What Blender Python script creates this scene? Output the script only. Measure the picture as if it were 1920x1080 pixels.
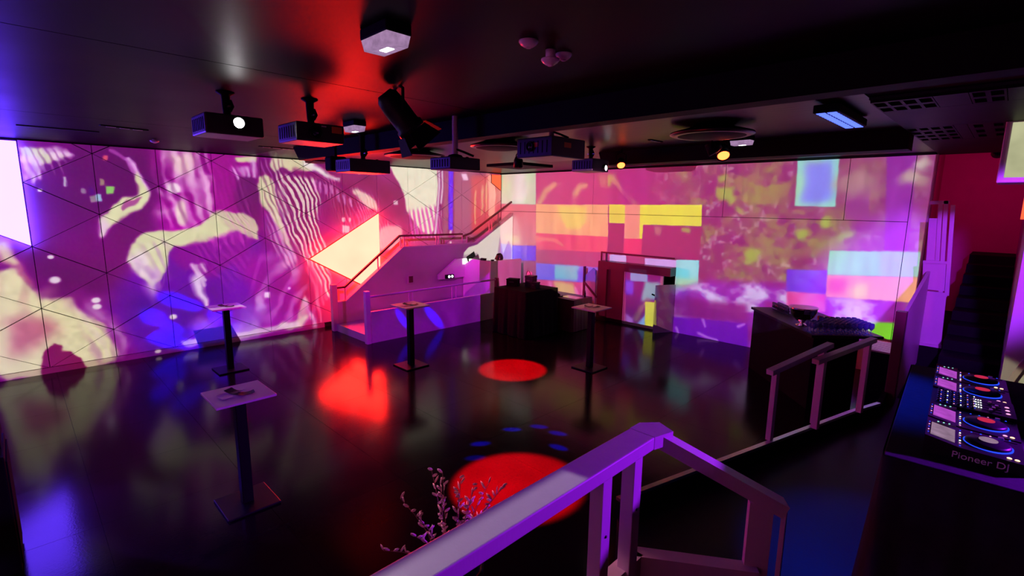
import bpy, bmesh, math, random
import numpy as np
from mathutils import Vector, Matrix, Euler

for o in list(bpy.data.objects):
    bpy.data.objects.remove(o, do_unlink=True)
scene = bpy.context.scene
C = scene.collection
PI = math.pi

# ------------------------------------------------------------------ camera
# origin on the dance floor below the camera; +Y runs along the left wall, +X along the back wall
CAM_Z = 2.85
FOCAL_PX = 934.64
YAW, PITCH, ROLL = math.radians(44.808), math.radians(9.540), math.radians(0.723)
fwd = Vector((-math.sin(YAW) * math.cos(PITCH), math.cos(YAW) * math.cos(PITCH), -math.sin(PITCH)))
rgt0 = Vector((math.cos(YAW), math.sin(YAW), 0))
up0 = rgt0.cross(fwd)
rgt = rgt0 * math.cos(ROLL) + up0 * math.sin(ROLL)
upv = -rgt0 * math.sin(ROLL) + up0 * math.cos(ROLL)
cam = bpy.data.cameras.new('camera')
cam.sensor_width = 36.0
cam.lens = 36.0 * FOCAL_PX / 1920.0
cam.clip_start = 0.02
camo = bpy.data.objects.new('camera', cam)
C.objects.link(camo)
camo.matrix_world = Matrix(((rgt.x, upv.x, -fwd.x, 0), (rgt.y, upv.y, -fwd.y, 0), (rgt.z, upv.z, -fwd.z, CAM_Z), (0, 0, 0, 1)))
scene.camera = camo

# ------------------------------------------------------------------ world, exposure
world = bpy.data.worlds.new('world')
scene.world = world
world.use_nodes = True
world.node_tree.nodes['Background'].inputs[0].default_value = (0.0, 0.0, 0.0, 1)
world.node_tree.nodes['Background'].inputs[1].default_value = 0.0
vs = scene.view_settings
vs.view_transform = 'Standard'
vs.look = 'None'
vs.exposure = 0.0
vs.gamma = 1.0
vs.use_curve_mapping = False
scene.cycles.use_adaptive_sampling = False
scene.cycles.max_bounces = 6
scene.cycles.diffuse_bounces = 3
scene.cycles.glossy_bounces = 3
scene.cycles.transmission_bounces = 4

XL = -10.956      # left wall face
YB = 10.516       # back wall face
HC = 3.746        # ceiling
PZ = 0.40         # raised platform on the right
WALL_ALBEDO = 0.75

# ------------------------------------------------------------------ pictures shown by the projectors
def s2l(c):
    c = np.asarray(c, float)
    return np.where(c <= 0.04045, c / 12.92, ((c + 0.055) / 1.055) ** 2.4)

class Slide:
    """A video frame drawn in wall metres: u along the wall, z up."""
    def __init__(s, u0, u1, z0, z1, res, base):
        s.u0, s.u1, s.z0, s.z1 = u0, u1, z0, z1
        s.W, s.H = int((u1 - u0) * res), int((z1 - z0) * res)
        s.res = res
        s.U, s.Z = np.meshgrid(u0 + (np.arange(s.W) + .5) / res, z0 + (np.arange(s.H) + .5) / res)
        s.img = np.zeros((s.H, s.W, 3)) + np.array(base) / 255.0
        s.seed = 1
    def noise(s, fu, fz=None, octv=3, seed=None, U=None, Z=None):
        fz = fz or fu
        U = s.U if U is None else U
        Z = s.Z if Z is None else Z
        if seed is None:
            s.seed += 1
            seed = s.seed
        out = np.zeros_like(U); amp = 1.0; tot = 0
        for k in range(octv):
            rs = np.random.RandomState(seed * 17 + k)
            g = rs.rand(64, 64) * 2 - 1
            x = (U - s.u0 + 3) * fu * 2 ** k; y = (Z - s.z0 + 3) * fz * 2 ** k
            xi = np.floor(x).astype(int); yi = np.floor(y).astype(int)
            fx = x - xi; fy = y - yi
            fx = fx * fx * (3 - 2 * fx); fy = fy * fy * (3 - 2 * fy)
            a_ = g[yi % 64, xi % 64]; b_ = g[yi % 64, (xi + 1) % 64]
            c_ = g[(yi + 1) % 64, xi % 64]; d_ = g[(yi + 1) % 64, (xi + 1) % 64]
            out += amp * ((a_ * (1 - fx) + b_ * fx) * (1 - fy) + (c_ * (1 - fx) + d_ * fx) * fy)
            tot += amp; amp *= .5
        return out / tot * 1.5
    def box(s, pts, pad):
        us = [p[0] for p in pts]; zs = [p[1] for p in pts]
        i0 = max(0, int((min(us) - pad - s.u0) * s.res)); i1 = min(s.W, int((max(us) + pad - s.u0) * s.res) + 1)
        j0 = max(0, int((min(zs) - pad - s.z0) * s.res)); j1 = min(s.H, int((max(zs) + pad - s.z0) * s.res) + 1)
        return (slice(j0, max(j0, j1)), slice(i0, max(i0, i1)))
    def warp(s, sl, amount, freq, seed):
        U, Z = s.U[sl], s.Z[sl]
        if amount:
            n1 = s.noise(freq, octv=3, seed=seed, U=U, Z=Z); n2 = s.noise(freq, octv=3, seed=seed + 50, U=U, Z=Z)
            return U + amount * n1, Z + amount * n2
        return U, Z
    def blur(s, m, r):
        k = int(r * s.res)
        if k < 1:
            return m
        for ax in (0, 1):
            for _ in range(2):
                pad = [(0, 0), (0, 0)]; pad[ax] = (k + 1, k)
                c = np.cumsum(np.pad(m, pad, mode='edge'), axis=ax)
                m = (c[2 * k + 1:] - c[:-2 * k - 1]) / (2 * k + 1) if ax == 0 else (c[:, 2 * k + 1:] - c[:, :-2 * k - 1]) / (2 * k + 1)
        return m
    def mask_poly(s, pts, soft=.01, warp=0, freq=3, seed=7):
        sl = s.box(pts, soft * 3 + warp * 2 + .05)
        U, Z = s.warp(sl, warp, freq, seed)
        m = np.zeros(U.shape, bool)
        n = len(pts)
        for i in range(n):
            (x1, y1), (x2, y2) = pts[i], pts[(i + 1) % n]
            if abs(y2 - y1) < 1e-9:
                continue
            cond = ((y1 > Z) != (y2 > Z)) & (U < (x2 - x1) * (Z - y1) / (y2 - y1) + x1)
            m ^= cond
        return sl, s.blur(m.astype(float), soft)
    def over(s, sl, m, col):
        col = np.asarray(col, float) / 255.0
        s.img[sl] = s.img[sl] * (1 - m[..., None]) + col * m[..., None]
    def poly(s, pts, col, a=1.0, soft=.012, warp=0, freq=3, seed=7, tex=0, tfu=6, tfz=6, col2=None):
        sl, m = s.mask_poly(pts, soft, warp, freq, seed)
        if m.size == 0:
            return
        if tex:
            t = s.noise(tfu, tfz, 3, seed + 9, s.U[sl], s.Z[sl])
            t = np.clip(.5 + tex * t, 0, 1)[..., None]
            c = np.asarray(col, float) * (1 - t) + np.asarray(col2 if col2 is not None else (255, 255, 255), float) * t
            s.over(sl, m * a, c)
        else:
            s.over(sl, m * a, col)
    def blob(s, c, ru, rz, col, a=1.0, rot=0, soft=.35, warp=.0, freq=3, seed=3):
        R = max(ru, rz) * 1.5
        sl = s.box([(c[0] - R, c[1] - R), (c[0] + R, c[1] + R)], warp)
        U, Z = s.warp(sl, warp, freq, seed)
        if U.size == 0:
            return
        du, dz = U - c[0], Z - c[1]
        cr, sr = math.cos(rot), math.sin(rot)
        d = np.sqrt(((du * cr + dz * sr) / ru) ** 2 + ((-du * sr + dz * cr) / rz) ** 2)
        t = np.clip((1 + soft - d) / (2 * soft), 0, 1)
        s.over(sl, a * t * t * (3 - 2 * t), col)
    def stroke(s, pts, w0, w1, col, a=1.0, soft=.5, warp=.0, freq=4, seed=5):
        sl = s.box(pts, max(w0, w1) * 2 + warp * 2)
        U, Z = s.warp(sl, warp, freq, seed)
        if U.size == 0:
            return
        best = np.full(U.shape, 9.0)
        n = len(pts) - 1
        for i in range(n):
            (x1, y1), (x2, y2) = pts[i], pts[i + 1]
            dx, dy = x2 - x1, y2 - y1
            t = np.clip(((U - x1) * dx + (Z - y1) * dy) / (dx * dx + dy * dy + 1e-9), 0, 1)
            d = np.hypot(U - x1 - t * dx, Z - y1 - t * dy)
            w = w0 + (w1 - w0) * (i + t) / n
            best = np.minimum(best, d / np.maximum(w, 1e-4))
        t = np.clip((1 + soft - best) / (2 * soft), 0, 1)
        s.over(sl, a * t, col)
    def folds(s, pts, ang, period, light, dark, la=.8, da=.5, wob=.06, sharp=1.2, soft=.04, warp=.04, seed=5, fade=.0):
        """wavy creases inside a polygon, running at angle ang (radians from vertical)"""
        sl, m = s.mask_poly(pts, soft, warp, 3, seed)
        if m.size == 0:
            return
        U, Z = s.U[sl], s.Z[sl]
        x = U * math.cos(ang) + Z * math.sin(ang)
        ph = (x + wob * s.noise(1.6, 1.2, 3, seed + 1, U, Z)) * 2 * PI / period + 2.5 * s.noise(1.3, .8, 2, seed + 2, U, Z)
        br = .45 * s.noise(3.5, 1.3, 3, seed + 3, U, Z) - fade
        st = np.clip(.5 * sharp * np.sin(ph) + br + .1, 0, 1)
        dk = np.clip(-.5 * sharp * np.sin(ph) - br - .1, 0, 1)
        s.over(sl, m * st * la, light)
        s.over(sl, m * dk * da, dark)
    def ripple(s, amps):
        """bend the whole frame a little so that edges look liquid"""
        du = np.zeros_like(s.U); dz = np.zeros_like(s.U)
        for i, (a_, f) in enumerate(amps):
            du += a_ * s.noise(f, f, 2, 200 + i); dz += a_ * s.noise(f, f, 2, 300 + i)
        ii = np.clip(np.round(np.arange(s.W)[None, :] + du * s.res).astype(int), 0, s.W - 1)
        jj = np.clip(np.round(np.arange(s.H)[:, None] + dz * s.res).astype(int), 0, s.H - 1)
        s.img = s.img[jj, ii]
    def image(s, name):
        im = bpy.data.images.new(name, s.W, s.H, float_buffer=True, alpha=False)
        im.colorspace_settings.name = 'Non-Color'
        px = np.ones((s.H, s.W, 4), np.float32)
        px[..., :3] = s2l(np.clip(s.img, 0, 1))
        im.pixels.foreach_set(px.ravel())
        im.update()
        im.pack()
        return im

CREAM = (208, 208, 165)
PINKW = (232, 190, 235)
DARKP = (88, 6, 92)
MAG = (150, 8, 140)
VIO = (88, 10, 150)

def left_picture():
    s = Slide(-2.4, 11.6, -3.2, 3.80, 120, (112, 6, 112))
    # broad colour fields
    s.poly([(0.060, 3.806), (2.084, 4.017), (1.945, 2.417), (1.393, 1.491), (0.193, 1.776), (-0.134, 2.049)], (96, 4, 98), .9, .12)
    s.poly([(0.108, 2.119), (1.630, 2.422), (1.433, 1.102), (0.517, 1.217), (0.218, 1.429)], (104, 4, 100), .9, .1)
    s.poly([(1.918, 3.909), (3.686, 3.978), (3.476, 2.388), (1.928, 2.224)], (150, 8, 138), .95, .1)
    s.poly([(1.903, 1.934), (3.563, 2.169), (3.927, 1.251), (3.442, 0.395), (2.264, 0.157), (1.344, 0.132), (1.064, 1.148)], (90, 10, 152), .95, .12)
    s.poly([(2.950, 1.875), (4.880, 1.646), (4.790, -0.069), (3.411, -0.060), (3.385, 1.080)], (140, 14, 150), .9, .09)
    s.poly([(3.992, 2.267), (5.680, 2.222), (5.292, -0.417), (4.545, -0.026)], (135, 20, 110), .7, .1)
    s.poly([(4.991, 3.756), (10.966, 3.854), (11.009, 1.421), (5.393, 1.738)], (140, 42, 108), .95, .1)
    s.poly([(4.411, 1.793), (5.410, 2.107), (5.292, -0.417), (4.308, 0.015)], (165, 30, 85), .7, .1)
    s.poly([(5.6, -.2), (10.5, -.2), (10.5, 1.75), (8.2, 1.75), (6.6, 1.75)], (122, 34, 118), .8, .06)
    s.poly([(-2.4, -3.3), (11.6, -3.3), (11.6, -.03), (-2.4, -.03)], (54, 4, 60), 1, .02)
    s.poly([(4.4, -3.3), (11.6, -3.3), (11.6, -.03), (4.4, -.03)], (78, 14, 98), 1, .05)
    n = s.noise(1.3, 1.3, 4, 31)[..., None]
    s.img = np.clip(s.img * (1 + .20 * n), 0, 1)
    s.blob([(0.910, 3.133)][0], 1.15, .55, (86, 2, 90), .85, 0, .3, .05)
    # top left cream tuft with drips
    s.poly([(0.247, 3.620), (0.544, 3.637), (0.580, 3.567), (0.692, 3.559), (0.807, 3.551), (0.737, 3.496), (0.606, 3.462), (0.563, 3.401), (0.500, 3.397), (0.433, 3.344), (0.367, 3.413), (0.245, 3.380)], CREAM, 1, .02, .02, 5)
    for q in ([(0.280, 3.431), (0.294, 3.287), (0.294, 3.173)], [(0.346, 3.435), (0.373, 3.291), (0.361, 3.127)], [(0.431, 3.441), (0.452, 3.296), (0.426, 3.163)], [(0.583, 3.600), (0.627, 3.537), (0.647, 3.489)], [(0.675, 3.632), (0.703, 3.543), (0.697, 3.476)], [(0.759, 3.581), (0.819, 3.544), (0.846, 3.546)]):
        s.stroke(q, .05, .03, PINKW, .75, .8)
    # dark pool with bright swoosh
    s.stroke([(1.582, 3.539), (1.683, 3.419), (1.748, 3.213), (1.772, 3.057), (1.769, 2.936)], .03, .05, PINKW, .9, .7)
    s.stroke([(1.342, 3.679), (1.478, 3.602), (1.614, 3.478), (1.695, 3.302)], .02, .03, (180, 90, 180), .7, .7)
    s.poly([(1.726, 3.303), (1.759, 3.167), (1.797, 2.983), (1.825, 2.947), (1.797, 2.815), (1.671, 2.702), (1.496, 2.610), (1.353, 2.501), (1.246, 2.448), (1.164, 2.341), (1.123, 2.206), (1.070, 2.253), (1.091, 2.397), (1.067, 2.505), (1.207, 2.638), (1.326, 2.755), (1.484, 2.875), (1.655, 2.943), (1.682, 3.072), (1.671, 3.200)], CREAM, 1, .02, .015, 4)
    s.poly([(1.697, 2.898), (1.585, 2.757), (1.410, 2.638), (1.399, 2.683), (1.516, 2.830), (1.635, 2.896)], (150, 60, 130), .85, .015)
    s.poly([(1.118, 2.593), (1.223, 2.430), (1.155, 2.250), (1.090, 2.162), (1.056, 2.388)], PINKW, .7, .04)
    for q, c in (([(0.713, 3.201), (0.746, 3.203), (0.732, 3.067), (0.699, 3.065)], (190, 190, 200)), ([(0.881, 3.046), (0.935, 3.048), (0.926, 2.961), (0.873, 2.960)], (140, 120, 140)), ([(1.168, 3.187), (1.244, 3.173), (1.242, 3.076), (1.171, 3.073)], (150, 130, 110)), ([(1.262, 3.067), (1.370, 3.071), (1.358, 2.945), (1.250, 2.943)], (140, 205, 100)), ([(0.970, 2.927), (1.067, 2.929), (1.055, 2.806), (0.958, 2.805)], (140, 125, 135)), ([(1.067, 2.929), (1.164, 2.932), (1.153, 2.816), (1.055, 2.815)], (150, 185, 205)), ([(0.990, 3.058), (1.059, 3.061), (1.048, 2.947), (0.979, 2.945)], (75, 0, 130)), ([(1.255, 3.585), (1.319, 3.590), (1.311, 3.502), (1.247, 3.498)], (215, 90, 110))):
        s.poly(q, c, .95, .012)
    # top centre veil
    for q, w in (([(2.158, 3.766), (2.247, 3.567), (2.348, 3.287), (2.374, 3.095)], .10), ([(2.304, 3.759), (2.372, 3.575), (2.454, 3.340), (2.612, 3.152)], .09), ([(2.471, 3.754), (2.470, 3.534), (2.527, 3.393)], .07), ([(2.598, 3.736), (2.639, 3.496), (2.761, 3.257), (2.762, 2.807)], .05), ([(2.398, 3.386), (2.598, 3.201), (2.655, 2.806), (2.568, 2.606)], .12), ([(2.169, 3.136), (2.205, 3.070), (2.192, 3.013)], .07), ([(1.961, 2.608), (2.211, 2.656), (2.360, 2.409)], .09), ([(2.274, 2.802), (2.304, 2.656), (2.282, 2.489)], .09), ([(1.994, 2.988), (2.131, 2.877), (2.215, 2.704)], .05), ([(2.690, 3.254), (2.778, 3.008), (2.765, 2.605)], .06)):
        s.stroke(q, w, w * .7, (225, 165, 215), .62, 1.0, .05, 4)
    s.poly([(2.099, 3.733), (2.606, 3.736), (2.585, 3.474), (2.436, 3.330), (2.321, 3.362), (2.193, 3.600)], (228, 205, 190), .8, .05, .04)
    s.blob([(2.212, 3.061)][0], .09, .10, (235, 225, 225), .9)
    s.blob([(2.276, 2.626)][0], .09, .2, (225, 215, 190), .85)
    # dark gap and magenta folds
    s.poly([(2.868, 3.708), (3.277, 3.719), (3.248, 3.330), (3.293, 2.603), (2.958, 2.604), (2.835, 2.808)], (160, 4, 140), .75, .05)
    s.poly([(3.244, 3.278), (3.544, 3.365), (3.670, 3.138), (3.654, 2.601), (3.591, 2.277), (3.334, 2.497), (3.210, 2.812)], (88, 22, 96), .85, .04)
    s.poly([(3.306, 3.731), (3.700, 3.740), (3.672, 3.623), (3.316, 3.610)], CREAM, 1, .02)
    for q in ([(3.236, 3.431), (3.293, 3.280)], [(3.373, 3.459), (3.404, 3.337)], [(3.473, 3.486), (3.503, 3.342)], [(3.602, 3.629), (3.623, 3.347)]):
        s.stroke(q, .05, .03, PINKW, .8, .9)
    # big cream arm
    s.poly([(1.417, 1.754), (1.488, 2.033), (1.546, 2.162), (1.678, 2.261), (1.935, 2.301), (2.268, 2.332), (2.552, 2.405), (2.798, 2.564), (2.932, 2.625), (3.101, 2.624), (3.340, 2.582), (3.541, 2.451), (3.591, 2.277), (3.575, 2.038), (3.454, 2.065), (3.341, 2.177), (3.168, 2.225), (3.018, 2.146), (2.778, 2.072), (2.503, 2.023), (2.280, 1.953), (2.111, 1.962), (2.028, 1.868), (1.985, 1.654), (1.867, 1.525), (1.771, 1.357), (1.710, 1.205), (1.652, 1.369), (1.564, 1.523), (1.455, 1.676)], CREAM, 1, .02, .02, 5)
    s.poly([(2.195, 1.958), (2.970, 2.147), (3.216, 2.213), (3.534, 2.039), (3.439, 1.848), (2.724, 1.365), (2.124, 1.623), (2.041, 1.828)], (132, 12, 140), .85, .03, .05, 9)
    s.poly([(1.419, 1.773), (1.603, 1.951), (1.695, 1.850), (1.718, 1.655), (1.873, 1.593), (1.767, 1.308), (1.652, 1.369), (1.515, 1.575)], (222, 190, 225), .75, .04, .05)
    s.poly([(1.624, 1.662), (1.697, 1.686), (1.784, 1.503), (1.720, 1.411)], (165, 110, 185), .7, .03)
    s.stroke([(1.707, 1.265), (1.691, 1.089), (1.695, 0.950)], .10, .03, (200, 150, 225), .8, .9)
    for q in ([(2.732, 2.074), (2.782, 1.885)], [(2.824, 2.070), (2.888, 1.931)], [(2.950, 2.127), (3.007, 1.999)], [(3.068, 2.186), (3.134, 2.025)], [(3.213, 2.181), (3.302, 2.049)]):
        s.stroke(q, .05, .02, (190, 60, 185), .7, 1.0)
    # fingers below the arm
    for q in ([(2.399, 1.601), (2.486, 1.470), (2.547, 1.329), (2.567, 1.244)], [(2.469, 1.595), (2.530, 1.466), (2.585, 1.357)], [(2.560, 1.619), (2.606, 1.501)]):
        s.stroke(q, .035, .025, (225, 190, 225), .85, .8)
    s.stroke([(2.458, 1.348), (2.485, 1.127), (2.545, 0.962), (2.570, 0.821)], .09, .03, (228, 205, 232), .9, .7)
    s.poly([(1.471, 1.097), (2.214, 1.158), (2.416, 0.715), (2.168, 0.069), (1.569, -0.016), (1.380, 0.523)], (60, 2, 140), .75, .09)
    # cream flame beside the streaks
    s.poly([(3.684, 3.350), (3.852, 3.401), (3.992, 3.278), (4.035, 2.953), (4.057, 2.622), (4.145, 2.263), (4.282, 1.938), (4.295, 1.776), (4.149, 1.968), (3.995, 2.322), (3.842, 2.601), (3.705, 2.753), (3.663, 3.031)], CREAM, 1, .02, .02, 4)
    s.poly([(3.980, 3.761), (4.871, 3.736), (4.811, 3.495), (4.576, 3.460), (4.340, 3.470), (4.159, 3.547), (4.024, 3.453), (3.947, 3.577)], CREAM, .95, .02, .02)
    s.poly([(3.807, 2.710), (4.149, 2.149), (4.391, 1.443), (4.319, 1.214), (3.963, 1.818), (3.673, 2.275)], (196, 120, 195), .5, .05, .06)
    # streak curtain
    sl, m = s.mask_poly([(4.067, 3.455), (4.853, 3.406), (4.955, 3.064), (4.906, 2.597), (5.035, 1.758), (5.115, 0.827), (4.954, 0.659), (4.685, 1.420), (4.411, 1.793), (4.163, 2.375), (4.048, 2.821)], .03, .05, 3, 13)
    U, Z = s.U[sl], s.Z[sl]
    ph = (U + .32 * (Z - 2) + .05 * s.noise(2.2, 2.2, 3, 77, U, Z)) * 2 * PI / .105 + 2.2 * s.noise(1.5, 1.0, 2, 78, U, Z)
    st = np.clip(.5 + 1.3 * np.sin(ph) + .5 * s.noise(3, 1.2, 2, 79, U, Z), 0, 1)
    s.over(sl, m * st, (212, 196, 190))
    s.over(sl, m * (1 - st) * .75, (110, 20, 90))
    for q in ([(4.566, 1.429), (4.720, 0.933), (4.795, 0.493)], [(4.689, 1.479), (4.812, 1.045), (4.897, 0.541)], [(4.819, 1.409), (4.920, 0.972), (4.966, 0.657)], [(4.527, 1.786), (4.733, 1.174), (4.840, 0.174)], [(5.029, 1.637), (5.080, 1.142), (5.090, 0.830)], [(4.493, 1.998), (4.632, 1.543), (4.739, 1.295)]):
        s.stroke(q, .03, .02, (225, 120, 160), .6, 1.0)
    # arches right of the streaks
    s.stroke([(4.691, 3.646), (4.920, 3.546), (5.154, 3.362), (5.389, 3.301)], .07, .05, (232, 225, 225), .95, .7)
    s.stroke([(4.452, 3.476), (4.970, 3.354), (5.461, 3.197), (5.784, 3.061), (6.115, 2.781), (6.423, 2.617)], .06, .05, (120, 15, 100), .8, .8)
    s.poly([(5.720, 3.132), (5.882, 3.162), (6.126, 3.069), (6.345, 2.846), (6.439, 2.642), (6.310, 2.693), (6.113, 2.718), (5.925, 2.891)], (225, 222, 190), .95, .025)
    for i, q in enumerate(([(4.822, 3.267), (4.859, 3.062)], [(4.940, 3.237), (4.954, 3.041)], [(5.059, 3.183), (5.086, 2.997)], [(5.206, 3.165), (5.224, 3.024)], [(5.353, 3.074), (5.395, 2.896)], [(5.517, 3.018), (5.548, 2.838)], [(5.645, 2.936), (5.705, 2.790)])):
        s.stroke(q, .03, .02, (225, 150, 215), .8, .9)
    # lower middle smoke
    for c, ru, rz, col, al in (([(3.635, 0.905)][0], .10, .12, (215, 150, 225), .6), ([(3.721, 0.583)][0], .22, .3, (170, 60, 190), .6), ([(4.114, 1.580)][0], .16, .2, (215, 170, 215), .65), ([(3.861, 1.576)][0], .12, .2, (190, 120, 205), .5), ([(3.618, 0.655)][0], .07, .22, (215, 170, 225), .8), ([(4.322, 0.256)][0], .3, .2, (190, 80, 190), .6), ([(3.339, 0.411)][0], .35, .3, (150, 90, 220), .7), ([(3.272, 0.194)][0], .3, .16, (190, 150, 235), .7), ([(2.521, 0.540)][0], .22, .18, (170, 110, 225), .7), ([(1.791, 0.655)][0], .4, .25, (110, 20, 190), .5)):
        s.blob(c, ru, rz, col, al, .2, .8, .12, 3)
    s.poly([(3.858, 0.152), (3.976, 0.251), (4.145, 0.224), (4.300, 0.284), (4.413, 0.606), (4.496, 0.813), (4.586, 0.705), (4.529, 0.346), (4.384, 0.100), (4.134, 0.045)], (218, 205, 190), .9, .03, .03)
    s.stroke([(4.490, 0.717), (4.572, 0.463), (4.657, 0.228), (4.673, 0.076)], .03, .05, (225, 190, 225), .8, .8)
    s.poly([(2.090, 0.190), (2.449, 0.208), (3.430, 0.213), (4.318, 0.196), (4.337, 0.108), (3.420, 0.077), (2.166, 0.048)], (225, 200, 225), .75, .02)
    # bottom left cream sweep
    s.poly([(-0.225, 1.743), (-0.082, 1.781), (0.059, 1.660), (0.157, 1.436), (0.243, 1.252), (0.298, 1.289), (0.362, 1.236), (0.423, 1.256), (0.619, 1.240), (0.692, 1.085), (0.772, 0.927), (0.943, 0.788), (1.035, 0.544), (1.084, 0.283), (1.083, 0.029), (0.700, -0.021), (-0.246, -0.032), (-0.459, 0.160)], (214, 206, 160), 1, .03, .03, 4)
    s.poly([(-0.121, 2.171), (0.022, 1.873), (0.126, 1.611), (0.228, 1.288), (0.105, 1.527), (-0.050, 1.753), (-0.152, 1.886)], (176, 96, 120), .8, .03)
    s.stroke([(-0.112, 2.146), (-0.097, 1.965), (-0.039, 1.861)], .08, .04, (216, 200, 150), .9, .8)
    s.poly([(-0.195, 0.967), (-0.012, 1.008), (0.234, 0.988), (0.347, 0.837), (0.360, 0.654), (0.219, 0.544), (-0.015, 0.412), (-0.204, 0.346)], (180, 92, 108), .85, .09, .06)
    s.poly([(0.114, -0.031), (0.162, 0.303), (0.224, 0.408), (0.337, 0.495), (0.386, 0.458), (0.409, 0.362), (0.514, 0.331), (0.604, 0.209), (0.707, -0.022)], (122, 20, 58), 1, .012, .012, 6)  # dark silhouette of a cast shadow, drawn into the frame
    s.poly([(0.791, 0.905), (0.959, 0.805), (1.041, 0.533), (1.090, 0.185), (1.249, 0.349), (1.137, 0.758), (0.984, 1.065), (0.784, 1.183)], (190, 130, 190), .6, .05, .08, 6)
    s.stroke([(0.716, 1.192), (0.918, 1.120), (1.100, 1.144)], .12, .1, (150, 50, 140), .5, 1.0)
    # creases and wisps
    s.folds([(2.061, 3.758), (2.890, 3.759), (2.819, 2.605), (2.438, 2.307), (1.945, 2.417)], .15, .17, (236, 196, 226), (110, 0, 105), .55, .55, .10, 1.3, .06, .06, 401)
    s.folds([(3.706, 3.667), (4.190, 3.701), (4.411, 1.793), (4.205, 1.224), (3.771, 2.162)], .35, .10, (226, 190, 210), (96, 12, 92), .55, .6, .05, 1.4, .05, .05, 402)
    s.folds([(3.431, 1.739), (4.411, 1.793), (4.803, 0.180), (3.858, 0.152), (3.370, 0.858)], -.5, .34, (216, 150, 222), (120, 0, 130), .6, .5, .16, 1.2, .1, .1, 403, .1)
    s.folds([(4.853, 3.406), (6.482, 3.040), (6.457, 2.332), (5.410, 2.107), (4.918, 2.361)], .25, .07, (222, 150, 205), (120, 14, 92), .6, .35, .05, 1.4, .05, .05, 404, .25)
    s.folds([(0.272, 3.630), (0.891, 3.600), (0.721, 3.210), (0.245, 3.106)], .3, .10, (214, 196, 196), (92, 0, 90), .5, .6, .05, 1.4, .04, .03, 405, .1)
    s.folds([(2.418, 2.057), (3.563, 2.169), (3.416, 1.520), (2.990, 1.123), (2.469, 1.595)], .5, .12, (176, 60, 176), (92, 4, 120), .5, .5, .08, 1.2, .06, .06, 406, .1)
    s.folds([(0.716, 1.192), (1.322, 0.728), (1.259, 0.050), (0.744, 0.065)], .2, .22, (206, 170, 200), (120, 20, 130), .45, .4, .12, 1.2, .08, .08, 407, .1)
    s.folds([(2.905, 3.711), (3.322, 3.692), (3.563, 2.169), (3.289, 1.856), (2.911, 2.604)], .3, .09, (190, 70, 180), (100, 0, 100), .45, .5, .05, 1.3, .06, .05, 408, .15)
    s.folds([(1.436, 1.961), (2.050, 2.220), (1.991, 1.434), (1.714, 1.165), (1.477, 1.579)], .3, .20, (228, 222, 200), (176, 120, 190), .5, .55, .12, 1.3, .06, .06, 409)
    s.folds([(6.098, 2.339), (8.334, 2.726), (8.322, 1.864), (6.216, 1.691)], .2, .09, (240, 200, 220), (170, 40, 130), .5, .45, .05, 1.3, .06, .05, 410, .1)
    s.folds([(-0.121, 2.171), (0.175, 1.606), (0.649, 1.200), (0.102, 0.921), (-0.216, 1.309)], -.5, .4, (222, 205, 165), (170, 90, 110), .4, .4, .15, 1.0, .1, .1, 411, .15)
    s.ripple(((.035, 2.2), (.014, 8.0)))
    s.img = np.clip((s.img - .06) / .94, 0, 1)
    for c, r in (([(0.439, 1.537)][0], .07), ([(0.920, 1.138)][0], .06), ([(0.923, 1.026)][0], .06), ([(2.002, 0.683)][0], .06), ([(1.707, 0.068)][0], .05), ([(0.412, 2.973)][0], .03), ([(0.426, 1.914)][0], .04)):
        s.blob(c, r, r * .8, (222, 205, 215), .95, 0, .4)
    s.poly([(3.649, 0.960), (3.755, 0.947), (3.748, 0.833), (3.641, 0.847)], (225, 190, 235), 1, .012)
    s.poly([(4.136, 1.021), (4.193, 1.014), (4.189, 0.956), (4.132, 0.962)], (225, 160, 235), 1, .012)
    # far part above the stairs
    s.poly([(6.756, 3.751), (8.172, 3.784), (8.201, 3.356), (8.140, 2.866), (8.042, 2.161), (7.900, 2.023), (7.629, 2.116), (7.340, 2.452), (7.185, 2.642), (7.133, 3.054), (6.985, 3.312), (6.839, 3.526)], (222, 222, 195), 1, .02, .02, 4)
    sl, m = s.mask_poly([(7.233, 2.655), (8.192, 2.796), (8.252, 2.011), (7.294, 1.906)], .05, .04, 3, 23)
    U, Z = s.U[sl], s.Z[sl]
    st = np.clip(.5 + np.sin((U + .15 * Z) * 2 * PI / .13 + 2 * s.noise(2, 1, 2, 88, U, Z)), 0, 1)
    s.over(sl, m * st * .8, (205, 60, 165))
    for q in ([(8.224, 3.759), (8.235, 3.288), (8.154, 2.584), (8.074, 2.017)], [(8.329, 3.737), (8.341, 3.291), (8.282, 2.868)]):
        s.stroke(q, .03, .03, (225, 215, 225), .8, .7)
    s.poly([(6.222, 1.873), (6.469, 2.254), (6.756, 2.327), (7.017, 2.268), (7.086, 1.915), (6.812, 1.658), (6.288, 1.687)], (226, 180, 180), .85, .04, .04)
    s.poly([(8.382, 3.740), (8.562, 3.736), (8.505, 1.856), (8.322, 1.864)], (150, 80, 110), .8, .02)
    s.poly([(8.544, 3.721), (8.708, 3.730), (8.675, 2.129), (8.526, 2.133)], (55, 0, 225), 1, .015)
    for k in range(12):
        yy = 324 + k * 9
        s.blob((([(8.615, 3.584)][0][0]) + .02 * (k % 3 - 1), 3.62 - .085 * k * 1.6), .04, .04, (120, 60, 250), .7)
    s.poly([(8.745, 3.732), (9.513, 3.745), (9.473, 1.816), (8.729, 1.847)], (156, 78, 112), .9, .03)
    s.poly([(9.354, 3.619), (10.541, 3.738), (10.563, 1.933), (9.352, 1.974)], (205, 50, 62), .9, .05)
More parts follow.
